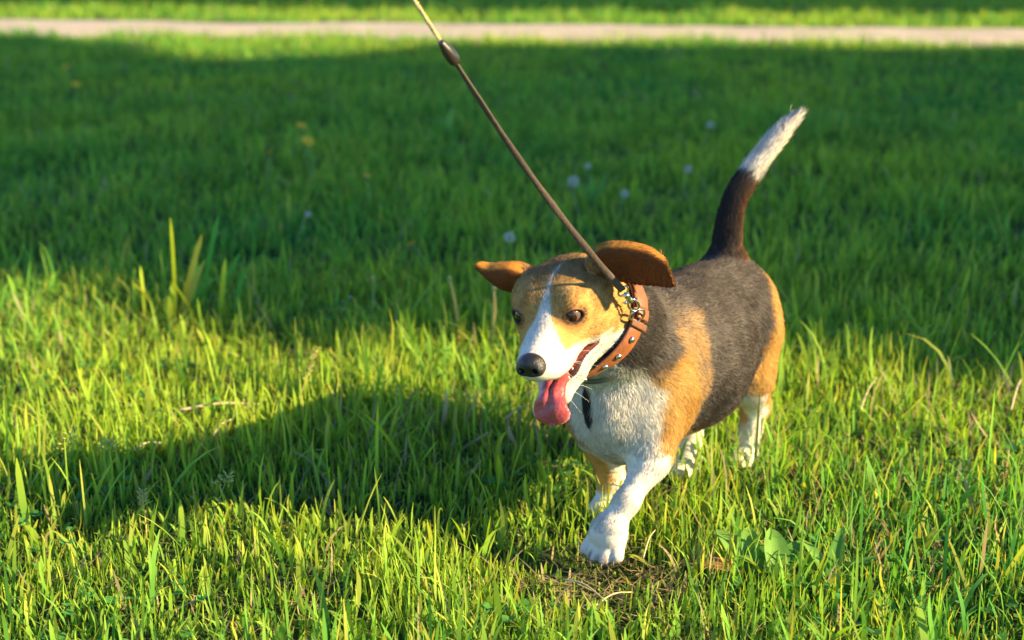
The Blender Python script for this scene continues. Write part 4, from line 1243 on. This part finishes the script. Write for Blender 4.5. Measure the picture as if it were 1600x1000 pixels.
# ---- fur strands
def make_fur(n):
    tri = np.concatenate([BF[:, [0, 1, 2]], BF[:, [0, 2, 3]]])
    A = BV[tri]
    ar = np.linalg.norm(np.cross(A[:, 1] - A[:, 0], A[:, 2] - A[:, 0]), axis=1)
    cen = A.mean(1)
    wgt = ar * np.where(to_head(cen)[:, 0] > -0.06, 1.0, 1.0)
    hc = to_head(cen)
    headish = (np.linalg.norm(hc - np.array([0.03, 0.02, 0]), axis=1) < 0.13)
    wgt = wgt * np.where(headish, 3.0, 1.0) * np.where(cen[:, 1] > -0.03, 1.0, 0.55) * np.where((cen[:, 2] < 0.15) | ((cen[:, 0] > 0.15) & ~headish), 2.2, 1.0)
    pick = rng.choice(len(tri), n, p=wgt / wgt.sum())
    u = rng.random((n, 2)); s = np.sqrt(u[:, 0])
    bc = np.stack([1 - s, s * (1 - u[:, 1]), s * u[:, 1]], 1)
    P = (BV[tri[pick]] * bc[..., None]).sum(1)
    N = (BN[tri[pick]] * bc[..., None]).sum(1); N /= np.linalg.norm(N, axis=1)[:, None]
    R = regions(P)
    rnd = rng.random(n)
    col, bald = coat(P, N, R, rnd)
    # lie of the coat: blend of directions carried by points along the body
    H = R['H']
    fx = [((0.12, 0, 0.33), (-1, 0, -0.05)), ((0.0, 0, 0.34), (-1, 0, 0)), ((-0.12, 0, 0.34), (-1, 0, -0.05)), ((-0.22, 0, 0.30), (-0.6, 0, -1))]
    for sg in (1, -1):
        fx += [((0.12, sg * 0.08, 0.25), (-0.75, 0, -0.65)), ((0.13, sg * 0.07, 0.16), (-0.25, 0, -1)), ((0.02, sg * 0.09, 0.25), (-0.9, 0, -0.5)),
               ((0.02, sg * 0.08, 0.15), (-0.8, 0, -0.6)), ((-0.08, sg * 0.09, 0.25), (-0.9, 0, -0.5)), ((-0.08, sg * 0.08, 0.16), (-0.7, 0, -0.7)),
               ((-0.17, sg * 0.08, 0.25), (-0.5, 0, -0.9)), ((-0.18, sg * 0.07, 0.18), (-0.3, 0, -1)), ((-0.19, sg * 0.05, 0.09), (0.2, 0, -1)), ((0.0, 0, 0.1), (-1, 0, -0.2))]
    fx += [((0.17, 0, 0.37), (-1, 0, -0.45)), ((0.20, 0.06, 0.31), (-0.75, 0.1, -0.65)), ((0.20, -0.06, 0.31), (-0.75, -0.1, -0.65)), ((0.23, 0, 0.25), (-0.4, 0, -1)),
           ((0.225, 0, 0.20), (-0.1, 0.15, -1)), ((0.19, 0.045, 0.20), (-0.3, 0.3, -1)), ((0.19, -0.045, 0.20), (-0.3, -0.3, -1)), ((0.20, 0, 0.14), (-0.5, 0, -0.8)),
           ((0.17, 0.055, 0.14), (0.5, -0.1, -0.9)), ((0.21, 0.05, 0.10), (0.7, -0.2, -0.7)), ((0.245, 0.036, 0.05), (0.3, 0, -1)), ((0.10, -0.05, 0.10), (0, 0, -1)), ((-0.12, -0.03, 0.07), (0.3, 0, -1))]
    B0 = np.array([f[0] for f in fx]); D0 = np.array([f[1] for f in fx], float)
    D0 /= np.linalg.norm(D0, axis=1)[:, None]
    flow = np.zeros((n, 3))
    for i in range(0, n, 20000):
        w_ = 1 / (((P[i:i + 20000, None] - B0[None]) ** 2).sum(2) + 4e-4) ** 2
        flow[i:i + 20000] = w_ @ D0
    hd_ = R['head']
    # head: back from the nose, round the cheeks and down; ears along the flap
    fh = np.stack([-np.ones(n), 0.55 * np.sign(H[:, 1]) * np.clip(np.abs(H[:, 1]) / 0.03, 0, 1), np.interp(H[:, 2], [-0.06, -0.02, 0.01, 0.04], [-0.65, -0.35, 0.05, 0.35])], 1)
    er = R['ear']
    fh[er] = np.stack([np.zeros(er.sum()), np.sign(H[er, 1]), -0.15 * np.ones(er.sum())], 1)
    flow[hd_] = fh[hd_] @ HR.T
    tl = R['tail']
    tt = np.gradient(TAIL, axis=0)
    ti = np.clip((R['ts'][tl] * 39).astype(int), 0, 39)
    flow[tl] = tt[ti]
    flow /= np.linalg.norm(flow, axis=1)[:, None] + 1e-9
    fn_ = (flow * N).sum(1)[:, None]
    fn_[tl & (R['ts'] > 0.72)] *= 0.15
    flow -= N * fn_
    flow /= np.linalg.norm(flow, axis=1)[:, None] + 1e-9
    # wavy disorder
    side = np.cross(N, flow)
    wob = (noise3(P, 0.025, 31) - 0.5) * 1.3 + 0.24 * rng.standard_normal(n)
    flow = flow * np.cos(wob)[:, None] + side * np.sin(wob)[:, None]
    L = np.full(n, 0.0125)
    s_n = (P - NECK_C) @ NECK_A
    L = np.where((np.abs(s_n + 0.03) < 0.05) & ~hd_ & (P[:, 2] > 0.22), 0.017, L)
    for k_ in ('FL', 'FR', 'HL', 'HR'): L[R[k_]] = 0.0065
    paw = P[:, 2] < 0.06
    L[paw] = 0.0036
    L[hd_] = np.interp(H[hd_, 0], [-0.05, 0.0, 0.04, 0.08, 0.12], [0.012, 0.0095, 0.0070, 0.0050, 0.0032])
    L[er] = 0.0050
    L[tl] = np.interp(R['ts'][tl], [0, 0.5, 0.8, 0.95, 1], [0.013, 0.017, 0.022, 0.028, 0.034])
    L *= rng.uniform(0.65, 1.2, n)
    lift = np.full(n, 0.24); lift[hd_] = 0.22; lift[R['FL'] | R['FR'] | R['HL'] | R['HR']] = 0.17; lift[er] = 0.16; lift[tl] = np.interp(R['ts'][tl], [0, 0.7, 0.95], [0.22, 0.16, 0.05]); lift[paw] = 0.2
    lift *= rng.uniform(0.5, 1.6, n)
    # keep clear of eyes, nose, mouth, collar bands
    ok = ~bald
    for sg in (1, -1):
        ER = eye_rot(sg); q = (H - EYE[sg]) @ ER
        ok &= ~((np.sqrt((q[:, 1] / 0.0125) ** 2 + (q[:, 2] / 0.0090) ** 2) < 1) & (np.abs(q[:, 0]) < 0.018))
    ok &= ~(((H - np.array([0.1235, 0, -0.0200])) / np.array([0.0125, 0.0175, 0.0145]) ** 1.0) ** 2).sum(1).__lt__(1.0)
    cb = (np.abs(s_n) < 0.013) & (P[:, 2] > 0.2) & ~er
    L[cb] *= 0.35
    P, N, flow, L, lift, col, rnd = P[ok], N[ok], flow[ok], L[ok], lift[ok], col[ok], rnd[ok]
    n = len(P)
    K = 4
    tt = np.linspace(0, 1, K)
    pts = np.empty((n, K, 3), np.float32)
    for k, q in enumerate(tt):
        up = lift * q * (1 - 0.45 * q)
        pts[:, k] = P - N * 0.0006 + (flow * q + N * up[:, None]) * L[:, None]
    curl = rng.standard_normal((n, 3)) * 0.05 * L[:, None]
    pts[:, 2] += curl; pts[:, 3] += 1.8 * curl
    # locks: neighbouring hairs lean together
    cell = np.floor((P + 0.0011 * rng.standard_normal((n, 3))) / 0.0065).astype(np.int64)
    key = cell[:, 0] * 1000003 + cell[:, 1] * 9176 + cell[:, 2]
    _, inv = np.unique(key, return_inverse=True)
    cnt = np.bincount(inv)
    mt_ = np.stack([np.bincount(inv, pts[:, 3, k]) / cnt for k in range(3)], 1)[inv]
    cl = np.where(L > 0.0085, 0.42, 0.15)[:, None] * rng.uniform(0.5, 1.0, (n, 1))
    pts[:, 3] += (mt_ - pts[:, 3]) * cl; pts[:, 2] += (mt_ - pts[:, 3]) * cl * 0.45
    lockn = rng.standard_normal((len(cnt), 3))[inv] * np.where(L > 0.0085, 0.16, 0.08)[:, None]
    lockc = (0.86 + 0.28 * rng.random(len(cnt)))[inv][:, None]
    r0 = np.where(L > 0.009, 0.00027, 0.00022) * rng.uniform(0.8, 1.25, n)
    hc = bpy.data.hair_curves.new('fur')
    hc.add_curves([K] * n)
    hc.points.foreach_set('position', pts.ravel())
    ra = hc.attributes.get('radius') or hc.attributes.new('radius', 'FLOAT', 'POINT')
    ra.data.foreach_set('value', (r0[:, None] * np.array([1.0, 0.9, 0.65, 0.15])[None]).astype(np.float32).ravel())
    # individual strands vary in shade
    amp = np.where(hd_[ok], 0.60, 0.44)[:, None]
    cc = col * lockc * (1 - amp / 2 + amp * rng.random((n, 1)))
    a = hc.attributes.new('coat', 'FLOAT_COLOR', 'CURVE')
    a.data.foreach_set('color', np.concatenate([cc, np.ones((n, 1))], 1).astype(np.float32).ravel())
    # shading normal: the skin's, leaned a little along the strand
    sn = N + lockn + 0.25 * flow * rng.uniform(-1, 1, (n, 1)) + 0.10 * rng.standard_normal((n, 3))
    sn /= np.linalg.norm(sn, axis=1)[:, None]
    a = hc.attributes.new('skin_normal', 'FLOAT_VECTOR', 'CURVE')
    a.data.foreach_set('vector', sn.astype(np.float32).ravel())
    hc.materials.append(M['fur'])
    o = bpy.data.objects.new('fur', hc)
    COL.objects.link(o)
    o.parent = dog
    o['kind'] = 'stuff'
    return o
if 'nofur' not in DEV:
    fur = make_fur(500000)
# ------------------------------------------------------------------ eyes, nose, tongue, teeth, claws
M['eye'] = plain('eye_white', (0.10, 0.06, 0.045), 0.15, spec=0.4)
M['iris'] = plain('iris_brown', (0.022, 0.008, 0.004), 0.08, noise=0.4, nscale=900, spec=0.5)
M['pupil'] = plain('pupil_black', (0.004, 0.003, 0.003), 0.04, spec=0.6)
M['nose'] = plain('nose_leather', (0.012, 0.010, 0.010), 0.42, noise=0.3, nscale=500, bump=0.55, spec=0.5)
M['tongue'] = plain('tongue_wet', (0.36, 0.066, 0.070), 0.34, noise=0.30, nscale=220, bump=0.6, sss=0.25, spec=0.45)
M['tooth'] = plain('tooth_ivory', (0.70, 0.63, 0.50), 0.25)
M['claw'] = plain('claw_horn', (0.22, 0.16, 0.12), 0.4, noise=0.3, nscale=200)

def cap(r, ang, bulge=0.0, seg=20, rings=7):
    """spherical cap round +x"""
    V = [(r + bulge, 0, 0)]; F_ = []
    for i in range(1, rings + 1):
        a = ang * i / rings
        for k in range(seg):
            t_ = 2 * math.pi * k / seg
            rr = r + bulge * (1 - (i / rings) ** 2)
            V.append((rr * math.cos(a), rr * math.sin(a) * math.cos(t_), rr * math.sin(a) * math.sin(t_)))
    for k in range(seg):
        F_.append((0, 1 + k, 1 + (k + 1) % seg))
    for i in range(rings - 1):
        for k in range(seg):
            a0 = 1 + i * seg; a1 = a0 + seg; k2 = (k + 1) % seg
            F_.append((a0 + k, a1 + k, a1 + k2, a0 + k2))
    return np.array(V), F_
for s in (1, -1):
    ER = eye_rot(s)
    cen = EYE[s] - ER[:, 0] * 0.0010
    gaze = np.array([1.0, s * 0.24 - 0.10, -0.04]); gaze /= np.linalg.norm(gaze)
    gl = np.cross([0, 0, 1], gaze); gl /= np.linalg.norm(gl); gu = np.cross(gaze, gl)
    GR = np.stack([gaze, gl, gu], 1)
    def place(V, off=0.0): return from_head(cen + V @ GR.T)
    V, F_ = cap(0.0116, math.pi * 0.96, seg=28, rings=20)
    eye = mesh_np('eye', place(V), F_, M['eye'], dog)
    V, F_ = cap(0.0117, 0.74, 0.0006, rings=10, seg=28)
    mesh_np('iris', place(V), F_, M['iris'], eye)
    V, F_ = cap(0.0121, 0.33, 0.0005, rings=6, seg=24)
    mesh_np('pupil', place(V), F_, M['pupil'], eye)

NF = Field((0.098, -0.026, -0.044), (0.144, 0.026, 0.002), 0.00075)
def nz_(prim, k, sub=False): NF.put(*prim, k, sub)
nz_(f_ell((0.1195, 0, -0.0195), (0.0125, 0.0172, 0.0138)), 0.004)
nz_(f_ell((0.1215, 0, -0.0140), (0.0110, 0.0135, 0.0085)), 0.005)
for s in (1, -1):
    nz_(f_ell((0.1245, s * 0.0095, -0.0205), (0.0085, 0.0075, 0.0085)), 0.003)
    nz_(f_ell((0.1315, s * 0.0080, -0.0200), (0.0065, 0.0032, 0.0034)), 0.0016, True)
    nz_(f_cone((0.1300, s * 0.0105, -0.0215), (0.1200, s * 0.0195, -0.0240), 0.0015, 0.0012), 0.0015, True)
nz_(f_cone((0.1355, 0, -0.034), (0.1345, 0, -0.0165), 0.0011, 0.0006), 0.0015, True)
NV, NFc = surface_nets(NF.D, NF.lo, NF.h)
mesh_np('nose', from_head(NV), NFc, M['nose'], dog)

# tongue: a flat ribbon with a groove, out over the lower teeth and hanging
path = catmull([(0.040, 0.002, -0.0600), (0.066, 0.003, -0.0650), (0.086, 0.003, -0.0705), (0.0985, 0.0035, -0.0760), (0.1045, 0.0035, -0.0860),
                (0.1070, 0.0035, -0.0970), (0.1090, 0.0035, -0.1090)], 34)
tw = np.interp(np.linspace(0, 1, 34), [0, 0.3, 0.5, 0.65, 0.78, 0.86, 0.93, 0.975, 1], [0.014, 0.016, 0.0180, 0.0212, 0.0234, 0.0225, 0.0185, 0.0125, 0.004])
T_ = np.gradient(path, axis=0); T_ /= np.linalg.norm(T_, axis=1)[:, None]
NVv = 17
V = []
for side in (1, -1):
    for i in range(34):
        nn = np.cross(T_[i], [0, 1, 0]); nn /= np.linalg.norm(nn); nn = -nn if nn[0] + nn[2] < 0 else nn
        for j in range(NVv):
            v = -1 + 2 * j / (NVv - 1)
            th = 0.0036 * math.sqrt(max(0, 1 - v * v)) * (1 if i < 30 else (34 - i) / 5.0)
            gr = -0.0030 * math.exp(-(v / 0.17) ** 2) if side > 0 else 0
            cup = -0.0040 * v * v + 0.0012 * math.sin(i * 0.55 + 3 * v)
            V.append(path[i] + np.array([0, 1, 0]) * v * tw[i] + nn * (side * th + gr * min(1, tw[i] / 0.012) + cup))
F_ = []
for sd in (0, 1):
    o = sd * 34 * NVv
    for i in range(33):
        for j in range(NVv - 1):
            q = (o + i * NVv + j, o + i * NVv + j + 1, o + (i + 1) * NVv + j + 1, o + (i + 1) * NVv + j)
            F_.append(q if sd else q[::-1])
for i in range(33):
    for j in (0, NVv - 1):
        a, c_ = i * NVv + j, 34 * NVv + i * NVv + j
        q = (a, a + NVv, c_ + NVv, c_)
        F_.append(q if j else q[::-1])
o0 = 33 * NVv
for j in range(NVv - 1):
    F_.append((o0 + j, o0 + j + 1, 34 * NVv + o0 + j + 1, 34 * NVv + o0 + j))
mesh_np('tongue', from_head(np.array(V)), F_, M['tongue'], dog)

# teeth along the left lower jaw and the upper canine
for (x_, y_, z_, r_, h_) in ((0.0760, 0.0150, -0.0790, 0.0024, 0.0085), (0.0650, 0.0170, -0.0710, 0.0018, 0.0034), (0.0550, 0.0195, -0.0650, 0.0018, 0.0034), (0.0450, 0.0218, -0.0580, 0.0018, 0.0032)):
    V, F_ = lathe([(r_, 0), (r_ * 0.95, h_ * 0.3), (r_ * 0.65, h_ * 0.65), (r_ * 0.15, h_)], 7)
    V = np.array(V) + np.array([x_, y_, z_])
    mesh_np('tooth', from_head(V), F_, M['tooth'], dog)

for bb, d in TOES:
    d = d / np.linalg.norm(d)
    st = bb + np.array([0.0055, 0, -0.002])
    pts = catmull([st, st + d * 0.004 + np.array([0.0025, 0, 0.001]), st + d * 0.0095], 6)
    V, F_ = tube(pts, np.linspace(0.0018, 0.0004, 6), 7)
    mesh_np('claw', np.array(V), F_, M['claw'], dog)

M['whisker'] = plain('whisker_white', (0.75, 0.72, 0.68), 0.4)
for (x_, y_, z_, dx, dy, dz, l_) in ((0.088, 0.0235, -0.032, -0.25, 0.9, -0.30, 0.034), (0.082, 0.0255, -0.036, -0.45, 0.85, -0.35, 0.038), (0.094, 0.0210, -0.038, 0.0, 0.8, -0.6, 0.028),
                                     (0.076, 0.0265, -0.030, -0.55, 0.8, -0.1, 0.036), (0.070, 0.0110, -0.092, -0.1, 0.5, -0.8, 0.026), (0.062, 0.0140, -0.089, -0.4, 0.6, -0.7, 0.028),
                                     (0.054, 0.0160, -0.086, -0.6, 0.6, -0.5, 0.026), (0.086, -0.0240, -0.034, -0.2, -0.9, -0.3, 0.030)):
    a = np.array([x_, y_, z_]); d = np.array([dx, dy, dz]); d /= np.linalg.norm(d)
    pts = catmull([a - d * 0.004, a + d * l_ * 0.5, a + d * l_ + np.array([0, 0, -0.004])], 7)
    V, F_ = tube(pts, np.linspace(0.00022, 0.00008, 7), 4)
    mesh_np('whisker', from_head(np.array(V)), F_, M['whisker'], dog)
# ------------------------------------------------------------------ collars and leash
M['leather'] = plain('collar_leather', (0.22, 0.068, 0.021), 0.5, noise=0.42, nscale=90, bump=0.7)
M['leather_edge'] = plain('collar_edge', (0.13, 0.045, 0.015), 0.7, noise=0.3, nscale=150)
M['steel'] = plain('nickel', (0.62, 0.60, 0.56), 0.22, metal=1.0, noise=0.15, nscale=120)
M['flea'] = plain('grey_band', (0.085, 0.095, 0.075), 0.55, noise=0.2, nscale=80)
M['strap'] = plain('leash_strap', (0.075, 0.052, 0.040), 0.72, noise=0.35, nscale=260, bump=0.5)
M['cord'] = plain('leash_cord', (0.40, 0.32, 0.13), 0.8, noise=0.4, nscale=500, bump=0.6)
M['ferrule'] = plain('leash_ferrule', (0.030, 0.022, 0.020), 0.28, noise=0.3, nscale=90, spec=0.6)

def sample(P):
    q = (P - F.lo) / F.h
    i = np.clip(np.floor(q).astype(int), 0, F.n - 2); f = q - i
    out = 0
    for a in (0, 1):
        for b_ in (0, 1):
            for c_ in (0, 1):
                w_ = (f[:, 0] if a else 1 - f[:, 0]) * (f[:, 1] if b_ else 1 - f[:, 1]) * (f[:, 2] if c_ else 1 - f[:, 2])
                out = out + w_ * F.D[i[:, 0] + a, i[:, 1] + b_, i[:, 2] + c_]
    return out

def ring_frame(axis):
    axis = axis / np.linalg.norm(axis)
    e1 = np.array([0, 1, 0]) - axis * axis[1]; e1 /= np.linalg.norm(e1)     # dog's left
    e2 = np.cross(axis, e1)                                                # up/back
    return axis, e1, e2

def neck_radius(cen, axis, n=72):
    ax, e1, e2 = ring_frame(axis)
    th = np.linspace(0, 2 * math.pi, n, endpoint=False)
    rs = np.linspace(0.02, 0.11, 91)
    R_ = np.empty(n)
    for i, t_ in enumerate(th):
        d = e1 * math.cos(t_) + e2 * math.sin(t_)
        v = sample(cen + rs[:, None] * d)
        k = np.argmax(v > 0) if (v > 0).any() else 90
        R_[i] = rs[k]
    R_ = np.minimum(R_, 0.085)
    for _ in range(6): R_ = (np.roll(R_, 1) + 2 * R_ + np.roll(R_, -1)) / 4
    return th, R_

class Band:
    """a strap lying round the neck"""
    def __init__(self, cen, axis, off, sag=0.0):
        self.c = np.asarray(cen, float)
        self.ax, self.e1, self.e2 = ring_frame(np.asarray(axis, float))
        self.us = np.array([-0.018, 0.0, 0.018])
        R3 = []
        for u in self.us:
            self.th, r = neck_radius(self.c + self.ax * u, self.ax)
            R3.append(r + off + sag * np.clip(-np.sin(self.th), 0, 1))
        # a strap is stiff across: straight line through the three rings, never inside the neck
        R3 = np.array(R3)
        sl = np.clip((R3[2] - R3[0]) / 0.036, -0.45, 0.45)
        for _ in range(5): sl = (np.roll(sl, 1) + 2 * sl + np.roll(sl, -1)) / 4
        self.r = R3.max(0) * 0.35 + R3.mean(0) * 0.65; self.sl = sl
    def rad(self, t_, u=0.0):
        q = t_ % (2 * math.pi); th = np.append(self.th, 2 * math.pi)
        return np.interp(q, th, np.append(self.r, self.r[0])) + u * np.interp(q, th, np.append(self.sl, self.sl[0]))
    def at(self, t_, u=0.0, h=0.0):
        d = self.e1 * math.cos(t_) + self.e2 * math.sin(t_)
        return self.c + d * (self.rad(t_, u) + h) + self.ax * u
    def mesh(self, width, thick, t0=0.0, t1=2 * math.pi, n=90, lift=0.0):
        closed = abs(t1 - t0 - 2 * math.pi) < 1e-6
        prof = [(-0.5, 0.12), (-0.46, 0.75), (-0.36, 1.0), (0.36, 1.0), (0.46, 0.75), (0.5, 0.12), (0.46, 0.0), (-0.46, 0.0)]
        V = []
        m_ = n if closed else n + 1
        for i in range(m_):
            t_ = t0 + (t1 - t0) * i / n
            for u, h in prof: V.append(self.at(t_, u * width, lift + h * thick))
        k = len(prof); F_ = []
        for i in range(n):
            for j in range(k):
                a0, a1 = (i % m_) * k, ((i + 1) % m_) * k
                F_.append((a0 + j, a1 + j, a1 + (j + 1) % k, a0 + (j + 1) % k))
        if not closed:
            F_.append(tuple(range(k))); F_.append(tuple((m_ - 1) * k + j for j in range(k))[::-1])
        return np.array(V), F_

def dog_root(name, cen):
    c = np.asarray(cen, float)
    ca, sa = math.cos(DOG_RZ), math.sin(DOG_RZ)
    o = empty(name, tuple(DOG_AT + np.array([ca * c[0] - sa * c[1], sa * c[0] + ca * c[1], c[2]])), DOG_RZ)
    return o
def dog_world(p):
    p = np.asarray(p, float); ca, sa = math.cos(DOG_RZ), math.sin(DOG_RZ)
    return DOG_AT + np.array([ca * p[0] - sa * p[1], sa * p[0] + ca * p[1], p[2]])

CC = np.array([0.240, -0.004, 0.331])
band = Band(CC, (0.82, -0.02, 0.52), 0.0018, 0.001)
collar = dog_root('collar', CC)
tag(collar, 'brown leather dog collar with silver studs around the neck', 'collar')
V, F_ = band.mesh(0.0228, 0.0034)
mesh_np('leather_band', V - CC, F_, M['leather'], collar)
STUD_T = [rad(a) for a in (-10, -32, -50, -74, -98, -122, 118, 150, 182)]
def dome(r, h, seg=14):
    return lathe([(r, 0), (r * 0.98, h * 0.25), (r * 0.82, h * 0.65), (r * 0.5, h * 0.92), (r * 0.08, h)], seg)
for t_ in STUD_T:
    p0 = band.at(t_, 0, 0.0036); d = band.e1 * math.cos(t_) + band.e2 * math.sin(t_)
    Rm_ = np.stack([band.ax, np.cross(d, band.ax), d], 1)
    V, F_ = dome(0.0046, 0.0034)
    mesh_np('stud', p0 - CC + np.array(V) @ Rm_.T, F_, M['steel'], collar)
# buckle side: a doubled strap end, keeper loops, the D-ring on the dog's left shoulder
TD = rad(11)
V, F_ = band.mesh(0.0225, 0.0034, rad(22), rad(92), 26, lift=0.0040)
mesh_np('strap_end', V - CC, F_, M['leather'], collar)
for a0, a1 in ((2, 8), (30, 36)):
    V, F_ = band.mesh(0.0285, 0.0030, rad(a0), rad(a1), 4, lift=0.0062 if a0 > 30 else 0.0038)
    mesh_np('keeper', V - CC, F_, M['leather_edge'], collar)
def ring_mesh(cen, n1, n2, R1, R2, r, seg=28, sides=8, d_flat=0.0):
    pts = []
    for k in range(seg):
        t_ = 2 * math.pi * k / seg
        pts.append(cen + n1 * R1 * math.cos(t_) + n2 * R2 * max(math.sin(t_), -1 + d_flat))
    pts = np.array(pts)
    V = []; F_ = []
    ax = np.cross(n1, n2)
    for k in range(seg):
        tdir = pts[(k + 1) % seg] - pts[k - 1]; tdir /= np.linalg.norm(tdir) + 1e-12
        b_ = np.cross(tdir, ax)
        for j in range(sides):
            a = 2 * math.pi * j / sides
            V.append(pts[k] + r * (math.cos(a) * ax + math.sin(a) * b_))
    for k in range(seg):
        for j in range(sides):
            k2, j2 = (k + 1) % seg, (j + 1) % sides
            F_.append((k * sides + j, k2 * sides + j, k2 * sides + j2, k * sides + j2))
    return np.array(V), F_
dD = band.e1 * math.cos(TD) + band.e2 * math.sin(TD)
tD = -band.e1 * math.sin(TD) + band.e2 * math.cos(TD)
pD = band.at(TD, 0.014, 0.006)
V, F_ = ring_mesh(pD + dD * 0.003, band.ax, (dD * 0.75 + tD * 0.66), 0.0125, 0.0115, 0.0017, d_flat=0.35)
mesh_np('d_ring', V - CC, F_, M['steel'], collar)
V, F_ = band.mesh(0.0210, 0.0032, rad(11), rad(21), 6, lift=0.0060)
mesh_np('ring_loop', V - CC, F_, M['leather'], collar)

fl_c = np.array([0.208, -0.001, 0.302])
fband = Band(fl_c, (0.77, -0.02, 0.62), -0.0042, 0.008)
flea = dog_root('flea_collar', fl_c)
tag(flea, 'thin grey-green flea collar lying below the studded leather one', 'collar')
V, F_ = fband.mesh(0.0095, 0.0026)
mesh_np('band', V - fl_c, F_, M['flea'], flea)
V, F_ = fband.mesh(0.0145, 0.0050, rad(150), rad(164), 6)
mesh_np('buckle', V - fl_c, F_, M['flea'], flea)

# ---- leash, in world space
CAMP = np.array([0, 0, CAM_H])
FW = np.array([0, math.cos(PITCH), -math.sin(PITCH)]); UPV = np.array([0, math.sin(PITCH), math.cos(PITCH)]); RT = np.array([1.0, 0, 0])
ring_w = dog_world(pD + dD * 0.008 + tD * 0.006 + band.ax * 0.016)
LEASH_UP = np.array([-0.30, -0.03, 0.55])          # held by someone out of frame, up and to the left
LB = np.array([-0.0660, 1.4690, 0.7000])           # where strap meets cord
ld = LB - ring_w; L_len = np.linalg.norm(ld); ld = ld / L_len
leash = empty('leash', tuple(ring_w))
tag(leash, 'taut brown strap leash with snap hook, clipped to the collar and leaving the frame above', 'leash')
lside = np.cross(ld, FW); lside /= np.linalg.norm(lside); lfront = np.cross(lside, ld)
def rel(V): return np.array(V) - ring_w
# snap hook: gate ring, barrel, swivel eye
hook = empty('snap_hook', (0, 0, 0)); hook.parent = leash
h0 = np.zeros(3)
def hp(a, s_=0.0, f_=0.0): return ld * a + lside * s_ + lfront * f_
pts = catmull([hp(0.016, 0.0035), hp(0.008, 0.0062), hp(-0.001, 0.0052), hp(-0.0055, 0), hp(-0.001, -0.0052), hp(0.007, -0.0060), hp(0.014, -0.0035)], 26)
V, F_ = tube(pts, 0.0017, 8); mesh_np('hook', V, F_, M['steel'], hook)
pts = [hp(0.012 + 0.0175 * k / 8, 0, 0) for k in range(9)]
V, F_ = tube(pts, [0.0030, 0.0040, 0.0040, 0.0034, 0.0034, 0.0038, 0.0042, 0.0036, 0.0024], 12); mesh_np('barrel', V, F_, M['steel'], hook)
V, F_ = tube([hp(0.0175, 0.003), hp(0.0175, 0.0085)], [0.0014, 0.0022], 8); mesh_np('thumb_knob', V, F_, M['steel'], hook)
V, F_ = ring_mesh(hp(0.0345), ld, lside, 0.0058, 0.0072, 0.0014); mesh_np('swivel_eye', V, F_, M['steel'], hook)
# strap: slowly turning flat webbing
NS = 90
a = np.linspace(0.0375, L_len - 0.012, NS)
V = []; 
for i, ai in enumerate(a):
    q = i / (NS - 1)
    tw_ = rad(8 + 42 * sstep(0.35, 0.95, np.array(q)) + 7 * math.sin(7 * q))
    sd = lside * math.cos(tw_) + lfront * math.sin(tw_); fr_ = np.cross(sd, ld)
    sag = np.array([0, 0, -0.012 * 4 * q * (1 - q)])
    wd_ = 0.0044 + 0.0003 * math.sin(31 * q) - 0.0014 * q
    th_ = 0.0010 if q > 0.10 else 0.0026
    for u, h in ((-1, -0.5), (-0.9, 1), (0.9, 1), (1, -0.5), (0.9, -1), (-0.9, -1)):
        V.append(ld * ai + sag + sd * u * wd_ + fr_ * h * th_)
F_ = []
for i in range(NS - 1):
    for j in range(6): F_.append((i * 6 + j, (i + 1) * 6 + j, (i + 1) * 6 + (j + 1) % 6, i * 6 + (j + 1) % 6))
F_ += [tuple(range(6)), tuple((NS - 1) * 6 + j for j in range(6))[::-1]]
mesh_np('strap', np.array(V), F_, M['strap'], leash)
pts = [ld * (L_len - 0.018 + 0.032 * k / 10) for k in range(11)]
V, F_ = tube(pts, [0.0044, 0.0058, 0.0066, 0.0070, 0.0069, 0.0066, 0.0061, 0.0054, 0.0046, 0.0038, 0.0030], 14)
mesh_np('ferrule', V, F_, M['ferrule'], leash)
c1 = np.array([-0.0990, 1.4800, 0.7490]) - ring_w
cdir = c1 - ld * (L_len + 0.010); cdir /= np.linalg.norm(cdir)
# twisted cord of three strands
for k in range(3):
    pts = []
    for i in range(150):
        s_ = i * 0.0045
        ph_ = 2 * math.pi * (k / 3 + s_ / 0.011)
        e1_ = np.cross(cdir, FW); e1_ /= np.linalg.norm(e1_); e2_ = np.cross(cdir, e1_)
        pts.append(ld * (L_len + 0.010) + cdir * s_ + 0.0013 * (e1_ * math.cos(ph_) + e2_ * math.sin(ph_)))
    V, F_ = tube(pts, 0.00165, 6)
    mesh_np('cord_strand', V, F_, M['cord'], leash)
